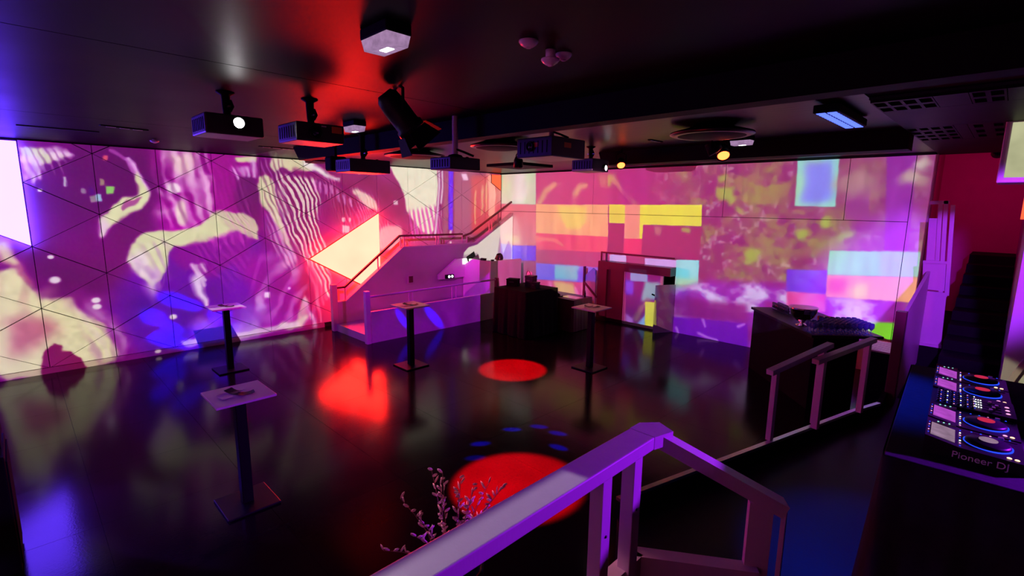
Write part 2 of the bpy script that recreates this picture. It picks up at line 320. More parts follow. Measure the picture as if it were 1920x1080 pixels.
    for q in ([(9.493, 3.180), (9.473, 2.276)], [(9.777, 3.339), (9.759, 2.578)], [(9.922, 3.419), (9.926, 2.655)]):
        s.stroke(q, .03, .03, (220, 175, 110), .8, .8, .03, 8)
    s.poly([(9.983, 3.725), (10.259, 3.585), (10.291, 2.497), (10.012, 2.422)], (238, 150, 130), .95, .02, .03)
    s.poly([(8.969, 3.687), (9.160, 3.683), (9.237, 3.497), (9.044, 3.489)], (240, 200, 230), .9, .02, .03)
    for q in ([(5.904, 3.674), (5.944, 3.676), (5.941, 3.603), (5.901, 3.601)], [(5.899, 3.553), (5.939, 3.555), (5.936, 3.481), (5.896, 3.480)], [(5.441, 2.497), (5.520, 2.497), (5.515, 2.399), (5.437, 2.400)], [(5.612, 2.496), (5.665, 2.495), (5.661, 2.397), (5.608, 2.397)], [(6.820, 2.904), (6.942, 2.905), (6.939, 2.800), (6.816, 2.799)], [(5.446, 2.327), (5.616, 2.298), (5.610, 2.150), (5.438, 2.155)], [(8.563, 2.118), (8.637, 2.116), (8.637, 2.028), (8.562, 2.030)], [(8.560, 1.825), (8.635, 1.821), (8.634, 1.733), (8.559, 1.736)]):
        s.poly(q, (220, 190, 200), .9, .01)
    n = s.noise(14, 14, 2, 91)[..., None]
    s.img = np.clip(s.img * (1 + .045 * n), 0, 1)
    # pale tail that lands on the upper stair parapet, nothing above it past the corner
    s.poly([(10.53, -.1), (11.7, -.1), (11.7, 3.9), (10.53, 3.9)], (0, 0, 0), 1, .005)
    s.poly([(9.32, 1.30), (9.5, 1.46), (9.86, 1.53), (10.6, 1.95), (11.44, 2.42), (11.44, .9), (9.32, .9)], (238, 236, 214), 1, .012)
    s.poly([(10.85, 1.75), (11.0, 1.15), (11.25, 1.6), (11.4, 1.3), (11.4, .9), (10.7, .9)], (170, 130, 165), .75, .02)
    s.poly([(9.25, 1.22), (9.9, 1.27), (9.75, 1.08), (9.3, 1.08)], (150, 120, 140), .7, .02)
    # overspill below the wall, on the parapet and the table tops
    return s

def back_picture():
    s = Slide(-10.96, -0.95, 0.0, 3.80, 120, (152, 52, 108))
    # forest side
    F = s.noise(1.6, 1.6, 5, 41); G = s.noise(3.2, 3.2, 5, 42); Hn = s.noise(9, 8, 4, 43)
    w = np.clip((s.U + 6.4) / 1.6, 0, 1)
    leaf = np.clip(.5 + 1.2 * F, 0, 1) * w
    sl = (slice(None), slice(None))
    s.over(sl, w * .85, (124, 60, 108))
    s.over(sl, leaf * .7, (140, 118, 98))
    s.over(sl, np.clip(G * 1.4 - .15, 0, 1) * w * .75, (140, 150, 74))
    s.over(sl, np.clip(-G * 1.5 - .1, 0, 1) * w * .8, (122, 46, 112))
    s.over(sl, np.clip(Hn * 1.6 - .5, 0, 1) * w * .65, (190, 168, 182))
    s.over(sl, np.clip(-Hn * 1.6 - .4, 0, 1) * w * .55, (110, 36, 100))
    st = .5 + .5 * np.sin(s.U * 2 * PI / .42 + 2 * s.noise(.8, .1, 2, 44))
    s.over(sl, (1 - w) * st * .25, (180, 80, 150))
    s.over(sl, np.clip((s.U + 3.4) / 1.0, 0, 1) * np.clip((s.Z - 1.9) / .8, 0, 1) * .5, (128, 58, 130))
    for cx_, cz_, rx_, rz_ in [(p[0], p[1], .5, .42) for p in [(-4.162, 3.045), (-2.733, 2.455), (-2.387, 2.470), (-3.639, 1.881), (-3.089, 2.338), (-3.462, 3.249)]]:
        n_ = s.noise(5, 5, 4, int(500 + cx_ * 10))
        d_ = np.exp(-((s.U - cx_) / rx_) ** 2 - ((s.Z - cz_) / rz_) ** 2)
        s.over(sl, np.clip(n_ * 1.5 + .25, 0, 1) * d_ * .8, (140, 158, 62))
    # lime leaves
    for q in ([(-4.481, 3.319), (-4.156, 3.238), (-4.053, 3.024), (-4.127, 2.894), (-4.375, 2.980), (-4.522, 3.133)], [(-4.463, 3.503), (-4.335, 3.563), (-4.203, 3.537), (-4.277, 3.390), (-4.407, 3.372)], [(-4.041, 2.884), (-3.876, 2.812), (-3.815, 2.707), (-3.965, 2.746)], [(-2.912, 2.427), (-2.721, 2.515), (-2.736, 2.296), (-2.842, 2.270)], [(-2.524, 2.639), (-2.431, 2.738), (-2.342, 2.530), (-2.472, 2.467)], [(-2.207, 2.344), (-1.973, 2.432), (-1.982, 2.375), (-2.149, 2.271)], [(-2.915, 2.747), (-2.812, 2.799), (-2.799, 2.671), (-2.887, 2.648)], [(-3.825, 1.975), (-3.509, 2.020), (-3.526, 1.762), (-3.729, 1.721)]):
        s.poly(q, (150, 205, 62), .75, .04, .07, 7)
    for q in ([(-9.625, 2.304), (-9.439, 2.902), (-8.966, 3.304), (-8.726, 3.399)], [(-8.064, 3.319), (-8.229, 3.116), (-8.167, 2.883)], [(-7.018, 3.494), (-6.777, 3.236), (-6.393, 2.922)]):
        s.stroke(q, .07, .05, (200, 185, 120), .7, 1.0, .04)
    s.poly([(-7.494, 3.597), (-7.055, 3.609), (-7.069, 3.304), (-7.414, 3.283)], (185, 195, 85), .85, .05, .04)
    s.poly([(-6.877, 3.678), (-6.022, 3.671), (-5.973, 2.925), (-6.759, 2.920)], (150, 40, 130), .7, .08)
    # corner blocks
    s.poly([(-10.953, 3.752), (-9.562, 3.720), (-9.538, 2.842), (-10.942, 2.860)], (192, 208, 190), 1, .01, tex=.6, tfu=3, tfz=2.5, col2=(150, 225, 170))
    s.poly([(-10.396, 3.733), (-9.867, 3.715), (-10.056, 2.868), (-10.490, 2.864)], (232, 225, 240), .6, .08, .1)
    s.poly([(-10.942, 2.845), (-9.538, 2.842), (-9.506, 1.677), (-10.926, 1.613)], (190, 88, 112), 1, .012, tex=.4, tfu=5, tfz=1, col2=(220, 130, 130))
    s.poly([(-10.814, 1.942), (-10.144, 1.976), (-10.138, 1.697), (-10.811, 1.685)], (205, 190, 120), .7, .06, .06)
    s.poly([(-10.926, 1.613), (-9.506, 1.692), (-9.495, 1.267), (-10.920, 1.174)], (75, 8, 226), 1, .01)
    for q in ([(-10.695, 1.661), (-10.469, 1.675), (-10.460, 1.182), (-10.688, 1.162)], [(-9.987, 1.676), (-9.860, 1.684), (-9.849, 1.236), (-9.977, 1.225)]):
        s.poly(q, (140, 100, 235), .6, .03)
    s.poly([(-9.562, 3.720), (-8.519, 3.712), (-7.183, 3.690), (-7.139, 2.865), (-9.538, 2.842)], (180, 72, 122), .65, .02)
    for q in ([(-9.400, 2.902), (-9.212, 3.221), (-8.874, 3.388)], [(-8.143, 3.157), (-8.012, 3.318), (-7.844, 3.342)]):
        s.stroke(q, .08, .06, (205, 190, 120), .75, 1.0)
    # peach, yellow and crimson bands
    s.poly([(-9.539, 2.857), (-7.139, 2.865), (-7.098, 2.079), (-9.515, 2.009)], (226, 160, 118), 1, .008, tex=.3, tfu=4, tfz=2, col2=(232, 185, 120))
    s.poly([(-8.761, 2.821), (-7.787, 2.832), (-7.801, 2.398), (-8.016, 2.224), (-8.425, 2.206), (-8.620, 2.512)], (222, 215, 100), .9, .04, .03)
    s.poly([(-7.109, 2.879), (-6.652, 2.870), (-6.627, 2.426), (-7.084, 2.423)], (216, 216, 60), 1, .008)
    s.poly([(-6.652, 2.870), (-6.191, 2.875), (-6.142, 2.081), (-6.636, 2.066)], (226, 150, 125), 1, .008)
    s.poly([(-6.248, 2.874), (-4.756, 2.888), (-4.733, 2.436), (-6.135, 2.418), (-6.142, 2.081), (-6.212, 2.077)], (220, 226, 52), 1, .008)
    s.poly([(-9.516, 2.054), (-7.098, 2.079), (-7.108, 1.679), (-9.503, 1.586)], (216, 58, 106), 1, .01, tex=.25, tfu=5, tfz=1, col2=(230, 100, 110))
    s.stroke([(-9.492, 1.905), (-8.823, 1.899), (-8.537, 1.772)], .05, .03, (235, 140, 110), .8, 1.0)
    s.poly([(-6.636, 2.066), (-6.142, 2.081), (-6.147, 1.715), (-6.645, 1.702)], (224, 62, 108), 1, .008)
    s.poly([(-7.084, 2.410), (-6.641, 2.413), (-6.645, 1.702), (-7.093, 1.680)], (140, 46, 92), 1, .01)
    s.poly([(-6.133, 2.394), (-4.731, 2.413), (-4.710, 1.678), (-6.132, 1.703)], (148, 50, 100), .85, .012)
    s.poly([(-5.870, 2.379), (-5.668, 2.387), (-5.709, 2.203), (-5.844, 2.197)], (190, 150, 130), .7, .04, .05)
    s.poly([(-5.178, 2.372), (-4.956, 2.381), (-4.974, 2.288), (-5.146, 2.279)], (150, 185, 70), .9, .03, .04)
    s.poly([(-9.503, 1.586), (-7.268, 1.667), (-7.281, 1.285), (-9.492, 1.160)], (158, 56, 112), 1, .01, tex=.25, tfu=8, tfz=.6, col2=(180, 75, 120))
    s.poly([(-9.493, 1.206), (-7.281, 1.285), (-7.277, 0.874), (-9.480, 0.730)], (110, 100, 230), 1, .012)
    s.poly([(-8.799, 1.225), (-7.957, 1.261), (-7.976, 0.875), (-8.786, 0.825)], (112, 192, 212), .95, .04)
    s.poly([(-8.024, 1.170), (-7.277, 1.204), (-7.277, 0.874), (-8.044, 0.809)], (88, 72, 222), .7, .04, .05)
    s.poly([(-9.480, 0.730), (-7.492, 0.862), (-7.506, -0.289), (-9.447, -0.456)], (200, 66, 128), 1, .012)
    s.poly([(-8.860, 0.742), (-8.188, 0.821), (-7.949, 0.244), (-7.716, -0.240), (-8.364, -0.327), (-8.576, 0.299)], (226, 190, 120), .9, .05, .05)
    for q in ([(-7.779, 0.770), (-7.808, 0.265), (-7.824, -0.172)], [(-7.659, 0.785), (-7.608, 0.438), (-7.650, -0.142)], [(-8.035, 0.594), (-7.907, 0.105)], [(-8.976, 0.698), (-8.890, 0.482)]):
        s.stroke(q, .05, .04, (235, 130, 200), .75, 1.0, .03)
    # around the doorway
    s.poly([(-7.027, 1.645), (-6.552, 1.657), (-6.543, 1.501), (-7.019, 1.486)], (186, 172, 232), 1, .008)
    s.poly([(-6.043, 1.635), (-5.252, 1.654), (-5.241, 1.498), (-6.033, 1.471)], (190, 165, 235), 1, .008)
    s.poly([(-5.253, 1.666), (-4.724, 1.700), (-4.716, 1.137), (-5.240, 1.121)], (122, 216, 226), 1, .008)
    s.poly([(-5.250, 1.266), (-4.715, 1.279), (-4.722, 0.898), (-5.248, 0.874)], (140, 210, 165), .8, .05, .05)
    s.poly([(-6.507, 1.387), (-5.575, 1.403), (-5.461, -0.272), (-6.406, -0.331)], (92, 20, 110), 1, .01)
    s.poly([(-6.369, 1.323), (-5.898, 1.333), (-5.894, 1.054), (-6.352, 1.025)], (105, 150, 205), 1, .01)
    s.poly([(-6.487, 1.049), (-6.249, 1.024), (-6.257, 0.684), (-6.465, 0.681)], (60, 70, 225), .9, .04)
    s.poly([(-5.963, 1.033), (-5.551, 1.058), (-5.536, 0.634), (-6.020, 0.587)], (110, 180, 190), .9, .04, .04)
    s.stroke([(-6.135, 0.123), (-6.008, 0.407), (-5.851, 0.612)], .08, .06, (130, 95, 110), .9, .8)
    s.poly([(-6.207, -0.157), (-5.873, 0.299), (-5.831, -0.138), (-6.111, -0.272)], (120, 170, 215), .9, .03)
    s.poly([(-5.919, 0.576), (-5.534, 0.609), (-5.493, -0.201), (-5.884, -0.201)], (205, 205, 70), 1, .015)
    s.poly([(-6.438, 0.204), (-6.223, 0.107), (-6.203, -0.223), (-6.413, -0.223)], (170, 120, 210), .8, .04)
    # violet clouds along the bottom
    sl2, m = s.mask_poly([(-5.280, 0.956), (-4.468, 1.296), (-2.908, 1.424), (-2.174, 1.216), (-1.098, 1.324), (-0.979, 0.281), (-5.161, -0.720)], .06, .06, 2, 51)
    U, Z = s.U[sl2], s.Z[sl2]
    s.over(sl2, m * .9, (138, 48, 185))
    cn = s.noise(2.6, 3.4, 4, 52, U, Z)
    s.over(sl2, m * np.clip(cn * 1.7 - .05, 0, 1), (200, 185, 235))
    s.over(sl2, m * np.clip(-cn * 1.7 - .2, 0, 1), (130, 30, 130))
    s.poly([(-5.267, 0.773), (-4.790, 0.817), (-3.636, 0.895), (-3.602, 0.509), (-5.237, 0.355)], (122, 28, 118), .85, .05)
    s.poly([(-5.237, 0.355), (-3.601, 0.498), (-3.540, -0.194), (-5.197, -0.217)], (104, 14, 176), 1, .02)
    for q in ([(-4.611, 0.087), (-4.427, 0.038), (-4.191, 0.015)], [(-5.142, 0.109), (-5.082, -0.005)], [(-3.785, 0.396), (-3.672, 0.462)], [(-4.539, 0.401), (-4.481, 0.268)]):
        s.stroke(q, .03, .02, (190, 130, 230), .8, 1.0)
    # blue window, violet column, mint and orange blocks
    s.poly([(-2.986, 3.758), (-2.320, 3.750), (-2.295, 2.874), (-2.956, 2.886)], (108, 208, 218), 1, .012, tex=.35, tfu=3, tfz=3, col2=(150, 225, 170))
    s.poly([(-2.876, 3.723), (-2.413, 3.699), (-2.385, 2.949), (-2.837, 2.966)], (102, 136, 244), .95, .06, .06, 3)
    s.poly([(-2.157, 3.275), (-1.814, 3.268), (-1.779, 2.662), (-2.126, 2.670)], (130, 62, 140), .8, .012)
    s.poly([(-1.637, 3.746), (-1.236, 3.740), (-1.180, 2.170), (-1.496, 2.147)], (128, 48, 168), .85, .012)
    s.blob([(-1.984, 3.272)][0], .3, .22, (160, 140, 130), .8, 0, .6, .1)
    s.blob([(-1.152, 3.593)][0], .1, .12, (205, 205, 190), .8, 0, .8, .1)
    s.blob([(-1.242, 3.317)][0], .16, .12, (190, 190, 160), .8, 0, .8, .1)
    s.poly([(-2.305, 2.087), (-1.012, 2.156), (-0.978, 1.745), (-2.302, 1.636)], (124, 220, 162), 1, .01, tex=.3, tfu=2, tfz=2, col2=(110, 215, 150))
    s.poly([(-1.553, 2.124), (-1.012, 2.156), (-0.978, 1.745), (-1.522, 1.702)], (150, 200, 198), .85, .03)
    s.poly([(-2.302, 1.636), (-0.978, 1.745), (-0.943, 1.320), (-2.279, 1.241)], (226, 152, 116), 1, .012, tex=.3, tfu=3, tfz=3, col2=(235, 175, 120))
    s.poly([(-2.298, 1.597), (-1.966, 1.615), (-2.001, 1.319), (-2.274, 1.281)], (216, 82, 110), .85, .06)
    s.poly([(-1.927, 1.397), (-1.798, 1.538), (-1.663, 1.593), (-1.649, 1.329), (-1.850, 1.281)], (228, 210, 80), .9, .05, .05)
    s.poly([(-2.979, 1.677), (-2.302, 1.725), (-2.283, 1.280), (-2.948, 1.252)], (72, 44, 220), 1, .01, tex=.5, tfu=6, tfz=6, col2=(105, 95, 235))
    s.poly([(-2.939, 1.253), (-2.283, 1.280), (-2.258, 0.952), (-2.915, 0.898)], (222, 120, 196), .95, .02, tex=.6, tfu=5, tfz=4, col2=(215, 60, 140))
    s.poly([(-1.917, 0.839), (-1.110, 0.926), (-1.077, 0.634), (-1.766, 0.492)], (112, 216, 52), 1, .02, .02)
    s.img = np.clip((s.img - .05) / .95, 0, 1)
    n = s.noise(12, 2.5, 2, 92)[..., None]
    s.img = np.clip(s.img * (1 + .05 * n), 0, 1)
    return s

def projector_light(name, loc, aim, axis, plane, sld, lim, gain, spot=150):
    """A spot lamp whose beam carries a picture focused on the wall plane (axis 'x' or 'y')."""
    li = bpy.data.lights.new(name, 'SPOT')
    li.energy = gain * 40.0
    li.shadow_soft_size = 0.0
    li.spot_size = math.radians(spot)
    li.spot_blend = 0.0
    li.use_nodes = True
    nt = li.node_tree; nt.nodes.clear()
    N = nt.nodes.new; K = nt.links.new
    out = N('ShaderNodeOutputLight'); em = N('ShaderNodeEmission'); K(em.outputs[0], out.inputs[0])
    geo = N('ShaderNodeNewGeometry'); sep = N('ShaderNodeSeparateXYZ'); K(geo.outputs['Incoming'], sep.inputs[0])
    def M(op, a_, b_=None):
        m = N('ShaderNodeMath'); m.operation = op
        for i, v in enumerate((a_, b_)):
            if v is None:
                continue
            if isinstance(v, (int, float)):
                m.inputs[i].default_value = v
            else:
                K(v, m.inputs[i])
        return m.outputs[0]
    ix, iu, iv = {'x': (0, 1, 2), 'y': (1, 0, 2), 'z': (2, 0, 1)}[axis]
    d = sep.outputs[ix]; e = sep.outputs[iu]; dz = sep.outputs[iv]
    t = M('DIVIDE', plane - loc[ix], d)
    u = M('ADD', M('MULTIPLY', t, e), loc[iu])
    z = M('ADD', M('MULTIPLY', t, dz), loc[iv])
    inside = M('GREATER_THAN', t, 0.0)
    for v, lo, hi in ((u, lim[0], lim[1]), (z, lim[2], lim[3])):
        inside = M('MULTIPLY', inside, M('MULTIPLY', M('GREATER_THAN', v, lo), M('LESS_THAN', v, hi)))
    cb = N('ShaderNodeCombineXYZ')
    K(M('DIVIDE', M('SUBTRACT', u, sld[1].u0), sld[1].u1 - sld[1].u0), cb.inputs[0])
    K(M('DIVIDE', M('SUBTRACT', z, sld[1].z0), sld[1].z1 - sld[1].z0), cb.inputs[1])
    tex = N('ShaderNodeTexImage'); tex.image = sld[0]; tex.extension = 'EXTEND'; K(cb.outputs[0], tex.inputs[0])
    K(tex.outputs[0], em.inputs[0])
    # even illumination over the wall: compensate distance squared and slant
    k = M('DIVIDE', M('MULTIPLY', t, t), M('ABSOLUTE', d))
    K(M('MULTIPLY', M('MULTIPLY', k, inside), 1.0 / 40.0), em.inputs[1])
    o = bpy.data.objects.new(name, li); C.objects.link(o)
    o.location = loc
    o.rotation_euler = (Vector(aim) - Vector(loc)).to_track_quat('-Z', 'Y').to_euler()
    return o

def spot(name, loc, aim, col, power, size, blend=.15, radius=.03):
    li = bpy.data.lights.new(name, 'SPOT')
    li.energy = power; li.color = col; li.spot_size = math.radians(size); li.spot_blend = blend; li.shadow_soft_size = radius
    o = bpy.data.objects.new(name, li); C.objects.link(o)
    o.location = loc
    o.rotation_euler = (Vector(aim) - Vector(loc)).to_track_quat('-Z', 'Y').to_euler()
    return o

GAIN = 53.0
LP = left_picture(); LPI = LP.image('left_wall_frame')
BP = back_picture(); BPI = BP.image('back_wall_frame')
projector_light('projector_beam_left_near', (-4.79, 1.76, 3.31), (XL, 2.2, 1.8), 'x', XL, (LPI, LP), (-2.4, 5.42, -3.15, HC), GAIN)
projector_light('projector_beam_left_far', (-6.46, 3.40, 3.31), (XL, 7.5, 2.2), 'x', XL, (LPI, LP), (5.42, 11.5, -3.15, HC), GAIN, 165)
projector_light('projector_beam_back', (-4.24, 3.66, 3.17), (-5.5, YB, 1.7), 'y', YB, (BPI, BP), (-10.94, -0.98, 0.0, HC), GAIN * .86, 140)

def ray_picture():
    s = Slide(-1.0, 6.0, -1.0, 3.6, 80, (8, 4, 10))
    s.poly([(0.55, 1.385), (2.0, 1.385), (2.02, 1.8), (.55, 1.8)], (172, 164, 178), 1, .02)
    s.poly([(.9, -.1), (2.7, -.1), (2.7, .72), (.9, .72)], (150, 92, 110), 1, .06)
    s.poly([(5.0, 1.72), (5.5, 1.72), (5.5, 2.02), (5.0, 2.02)], (200, 196, 150), 1, .02)
    return s
RP = ray_picture(); RPI = RP.image('right_wall_frame')
projector_light('projector_beam_right', (-4.55, 1.42, 3.46), (-1.0, 2.6, 1.6), 'x', -1.5, (RPI, RP), (.3, 6.0, -.2, 3.0), GAIN * .9, 110)

# added magenta fill light, bounced off the unseen wall behind the camera
def near_fill_picture():
    s = Slide(-6.0, 1.5, 0.0, 3.8, 30, (150, 30, 90))
    n = s.noise(1.0, 1.0, 3, 61)
    s.over((slice(None), slice(None)), np.clip(.4 + n, 0, 1) * .7, (215, 80, 150))
    s.over((slice(None), slice(None)), np.clip(n * 1.5 - .4, 0, 1), (235, 190, 190))
    return s
NP_ = near_fill_picture(); NPI = NP_.image('near_fill_frame')
projector_light('near_fill_beam', (-4.80, 1.12, 3.42), (-1.5, -3.2, 1.8), 'y', -3.2, (NPI, NP_), (-4.5, 1.45, 0.0, HC), GAIN * .95, 120)

# blue moving-head gobos
def gobo(pts, u0, u1, z0, z1):
    s = Slide(u0, u1, z0, z1, 60, (0, 0, 0))
    for c, ru, rz, rot, al in pts:
        s.blob(c, ru, rz, (0, 12, 255), al, rot, .35)
    return s
G1 = gobo([((1.70, .72), .22, .15, -.5, 1), ((1.95, .48), .22, .12, -.6, .9), ((2.05, 1.0), .30, .14, -.45, 1), ((2.32, .86), .2, .12, -.4, .8), ((1.86, .26), .36, .15, -.5, 1), ((2.2, .08), .25, .12, -.5, .8), ((2.78, .62), .22, .16, -.2, 1), ((2.66, .3), .55, .24, 0, .55), ((2.0, .6), .8, .5, 0, .12)], 1.0, 3.4, -.3, 1.6)
G1I = G1.image('blue_gobo_wall')
projector_light('moving_head_wall', (-2.95, 6.45, 3.46), (XL, 2.1, .6), 'x', XL, (G1I, G1), (1.05, 3.35, -.25, 1.55), GAIN * 1.6, 60)
G2 = gobo([((5.72, .40), .28, .085, -1.0, 1), ((6.56, .30), .40, .11, -.85, 1)], 5.0, 7.4, -.4, 1.2)
G2I = G2.image('blue_gobo_parapet')
projector_light('moving_head_parapet', (-2.95, 6.52, 3.46), (-9.0, 6.2, .4), 'x', -9.0, (G2I, G2), (5.1, 7.3, -.3, .66), GAIN * 2.2, 60)
G3 = gobo([((-4.22, 4.28), .12, .06, .8, 1), ((-4.04, 4.59), .12, .06, .6, 1), ((-3.75, 4.62), .12, .06, .4, 1), ((-3.51, 4.34), .12, .06, .2, 1), ((-4.21, 3.73), .12, .06, 1.0, 1), ((-4.0, 3.46), .12, .06, 1.0, .7)], -4.6, -3.1, 3.1, 5.0)
G3I = G3.image('blue_gobo_floor')
projector_light('moving_head_floor', (-2.95, 6.48, 3.46), (-3.9, 4.1, 0), 'z', 0.0, (G3I, G3), (-4.55, -3.15, 3.15, 4.95), GAIN * 14, 60)
# red pools on the dance floor, washes on the right
spot('floor_spot_far', (-5.85, 6.0, 3.35), (-5.87, 5.95, 0), (1, .0, .004), 26000, 21, .25)
spot('floor_spot_near', (-3.52, 2.46, 3.30), (-3.28, 3.38, 0), (1, .0, .006), 26000, 23, .3)
spot('violet_wash_stairs', (.55, 4.2, 3.45), (-.7, 9.6, 1.6), (.36, .03, 1), 1700, 30, .6, .08)
spot('violet_wash_rail', (1.28, 4.55, 2.22), (-1.4, 2.2, 1.25), (.32, .01, 1), 900, 50, .4, .05)
spot('violet_wash_floor', (-7.6, -1.6, 3.3), (-5.3, -.05, 0), (.30, .03, 1), 700, 30, .5, .05)
spot('blue_wash_booth', (-1.25, 5.4, 3.5), (-.45, 4.35, .95), (.0, .03, 1), 900, 36, .8, .06)
spot('red_stairwell_lamp', (-.3, 11.2, 3.5), (-.6, 13.6, 2.9), (1, .0, .30), 48, 130, .6, .1)

# ------------------------------------------------------------------ materials (all node based)
def pm(name, col, rough=.5, metal=0.0, var=.12, scale=9.0, bump=0.0, bscale=40.0, spec=.5, trans=0.0, ior=1.5, stretch=None, rvar=.0):
    m = bpy.data.materials.new(name); m.use_nodes = True
    nt = m.node_tree; b = nt.nodes['Principled BSDF']
    N = nt.nodes.new; K = nt.links.new
    tc = N('ShaderNodeTexCoord'); mp = N('ShaderNodeMapping'); K(tc.outputs['Object'], mp.inputs[0])
    if stretch:
        mp.inputs['Scale'].default_value = stretch
    nz = N('ShaderNodeTexNoise'); nz.inputs['Scale'].default_value = scale; nz.inputs['Detail'].default_value = 4; K(mp.outputs[0], nz.inputs[0])
    mx = N('ShaderNodeMix'); mx.data_type = 'RGBA'; K(nz.outputs[0], mx.inputs[0])
    mx.inputs[6].default_value = (*[c * (1 - var) for c in col], 1); mx.inputs[7].default_value = (*[min(1, c * (1 + var)) for c in col], 1)
    K(mx.outputs[2], b.inputs['Base Color'])
    if rvar:
        mr = N('ShaderNodeMapRange'); K(nz.outputs[0], mr.inputs[0]); mr.inputs[3].default_value = max(0.02, rough - rvar); mr.inputs[4].default_value = rough + rvar
        K(mr.outputs[0], b.inputs['Roughness'])
    else:
        b.inputs['Roughness'].default_value = rough
    b.inputs['Metallic'].default_value = metal
    b.inputs['Specular IOR Level'].default_value = spec
    b.inputs['IOR'].default_value = ior
    if trans:
        b.inputs['Transmission Weight'].default_value = trans
    if bump:
        n2 = N('ShaderNodeTexNoise'); n2.inputs['Scale'].default_value = bscale; n2.inputs['Detail'].default_value = 3; K(mp.outputs[0], n2.inputs[0])
        bp = N('ShaderNodeBump'); bp.inputs['Strength'].default_value = bump; bp.inputs['Distance'].default_value = .01; K(n2.outputs[0], bp.inputs['Height']); K(bp.outputs[0], b.inputs['Normal'])
    return m

def glow(name, col, strength, var=.0, scale=3.0):
    m = bpy.data.materials.new(name); m.use_nodes = True
    if name not in ('red_light_panel', 'violet_light_panel', 'orange_light_panel', 'lit_projector_lens'):
        m.cycles.emission_sampling = 'NONE'      # tiny lamps: seen directly and in reflections
    nt = m.node_tree; nt.nodes.clear()
    N = nt.nodes.new; K = nt.links.new
    out = N('ShaderNodeOutputMaterial'); e = N('ShaderNodeEmission'); K(e.outputs[0], out.inputs[0])
    e.inputs[0].default_value = (*col, 1); e.inputs[1].default_value = strength
    if var:
        tc = N('ShaderNodeTexCoord'); nz = N('ShaderNodeTexNoise'); nz.inputs['Scale'].default_value = scale; K(tc.outputs['Object'], nz.inputs[0])
        mr = N('ShaderNodeMapRange'); mr.inputs[3].default_value = strength * (1 - var); mr.inputs[4].default_value = strength * (1 + var); K(nz.outputs[0], mr.inputs[0]); K(mr.outputs[0], e.inputs[1])
    return m

M = {}
M['wall'] = pm('white_wall_paint', (.75, .75, .75), .55, var=.02, scale=3, bump=.03, bscale=120)
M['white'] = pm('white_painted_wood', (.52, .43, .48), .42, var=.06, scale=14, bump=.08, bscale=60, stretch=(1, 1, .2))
M['parapet'] = pm('parapet_paint', (.42, .39, .42), .5, var=.05, scale=5, bump=.04, bscale=90)
M['gap'] = pm('dark_joint', (.012, .010, .012), .8)
M['floor'] = pm('black_vinyl_floor', (.009, .008, .009), .14, var=.4, scale=2.5, bump=.03, bscale=55, spec=.09, rvar=.04)
M['ceil'] = pm('dark_satin_ceiling', (.005, .0045, .005), .42, var=.15, scale=1.5, bump=.05, bscale=5, spec=.24, rvar=.05)
M['ribceil'] = pm('dark_rippled_ceiling', (.008, .006, .008), .34, var=.2, scale=2, bump=.25, bscale=3.0, spec=.4, stretch=(1.2, 9, 1))
M['black'] = pm('matt_black', (.006, .006, .007), .6, var=.25, scale=20, bump=.05, spec=.05)
M['boothcloth'] = pm('booth_cloth', (.020, .020, .026), .85, var=.3, scale=12, bump=.3, bscale=30, spec=.1)
M['blackgloss'] = pm('black_plastic', (.010, .010, .012), .38, var=.2, scale=30, bump=.04, bscale=150, spec=.10)
M['proj'] = pm('projector_casing', (.035, .035, .04), .38, var=.1, scale=30, bump=.03, bscale=200)
M['cloth'] = pm('black_cloth', (.006, .006, .009), .85, var=.3, scale=12, bump=.3, bscale=30, spec=.1)
M['platform'] = pm('black_platform', (.007, .007, .009), .45, var=.3, scale=6, bump=.06, spec=.2)
M['metal'] = pm('brushed_steel', (.62, .62, .65), .28, 1.0, var=.08, scale=20, stretch=(1, 1, .1))
M['chrome'] = pm('polished_steel', (.75, .75, .78), .10, 1.0, var=.03)
M['darkmetal'] = pm('dark_metal', (.06, .055, .06), .35, .8, var=.2, scale=20)
M['redwall'] = pm('dark_red_wall', (.45, .045, .20), .6, var=.08, scale=4, bump=.08, bscale=100)
M['maroon'] = pm('maroon_door_paint', (.10, .012, .03), .4, var=.12, scale=6)
M['top'] = pm('white_laminate', (.66, .62, .66), .35, var=.05, scale=12)
M['paper'] = pm('printed_leaflet', (.03, .025, .03), .5, var=.5, scale=60)
M['paperwhite'] = pm('white_paper', (.75, .74, .72), .6, var=.06, scale=30)
M['bluelight_glass'] = pm('clear_glass_blue_light', (.25, .38, 1.0), .05, trans=.7, var=.05)  # blue light falling on clear glasses is put into the tint
M['glass'] = pm('clear_glass', (.95, .96, .98), .03, trans=1.0, var=.01)
M['acryl'] = pm('prismatic_cover', (.75, .70, .78), .18, var=.12, scale=60, bump=.3, bscale=90, spec=.8)
M['redplastic'] = pm('red_cup', (.55, .04, .03), .35, var=.1)
M['leaf'] = pm('dried_pink_leaf', (.75, .55, .52), .6, var=.25, scale=25)
M['stem'] = pm('thin_twig', (.18, .08, .07), .7, var=.2, scale=30)
M['skin'] = pm('skin', (.36, .17, .12), .5, var=.06, scale=20)
M['hair'] = pm('black_hair', (.008, .007, .008), .5, var=.3, scale=60, bump=.3, bscale=120)
M['shirt'] = pm('black_shirt', (.012, .012, .016), .8, var=.2, scale=20, bump=.2)
M['sticker'] = pm('orange_sticker', (.65, .18, .03), .5, var=.08)
M['lit_red'] = glow('red_light_panel', (1.0, .0135, .0088), 62.0, .15, 1.2)
M['lit_violet'] = glow('violet_light_panel', (.11, .034, 1.0), 24.0, .05, 1.0)
M['lens_white'] = glow('lit_projector_lens', (1, .98, 1), 70)
M['lens_small'] = glow('lit_small_lens', (1, .95, .98), 12)
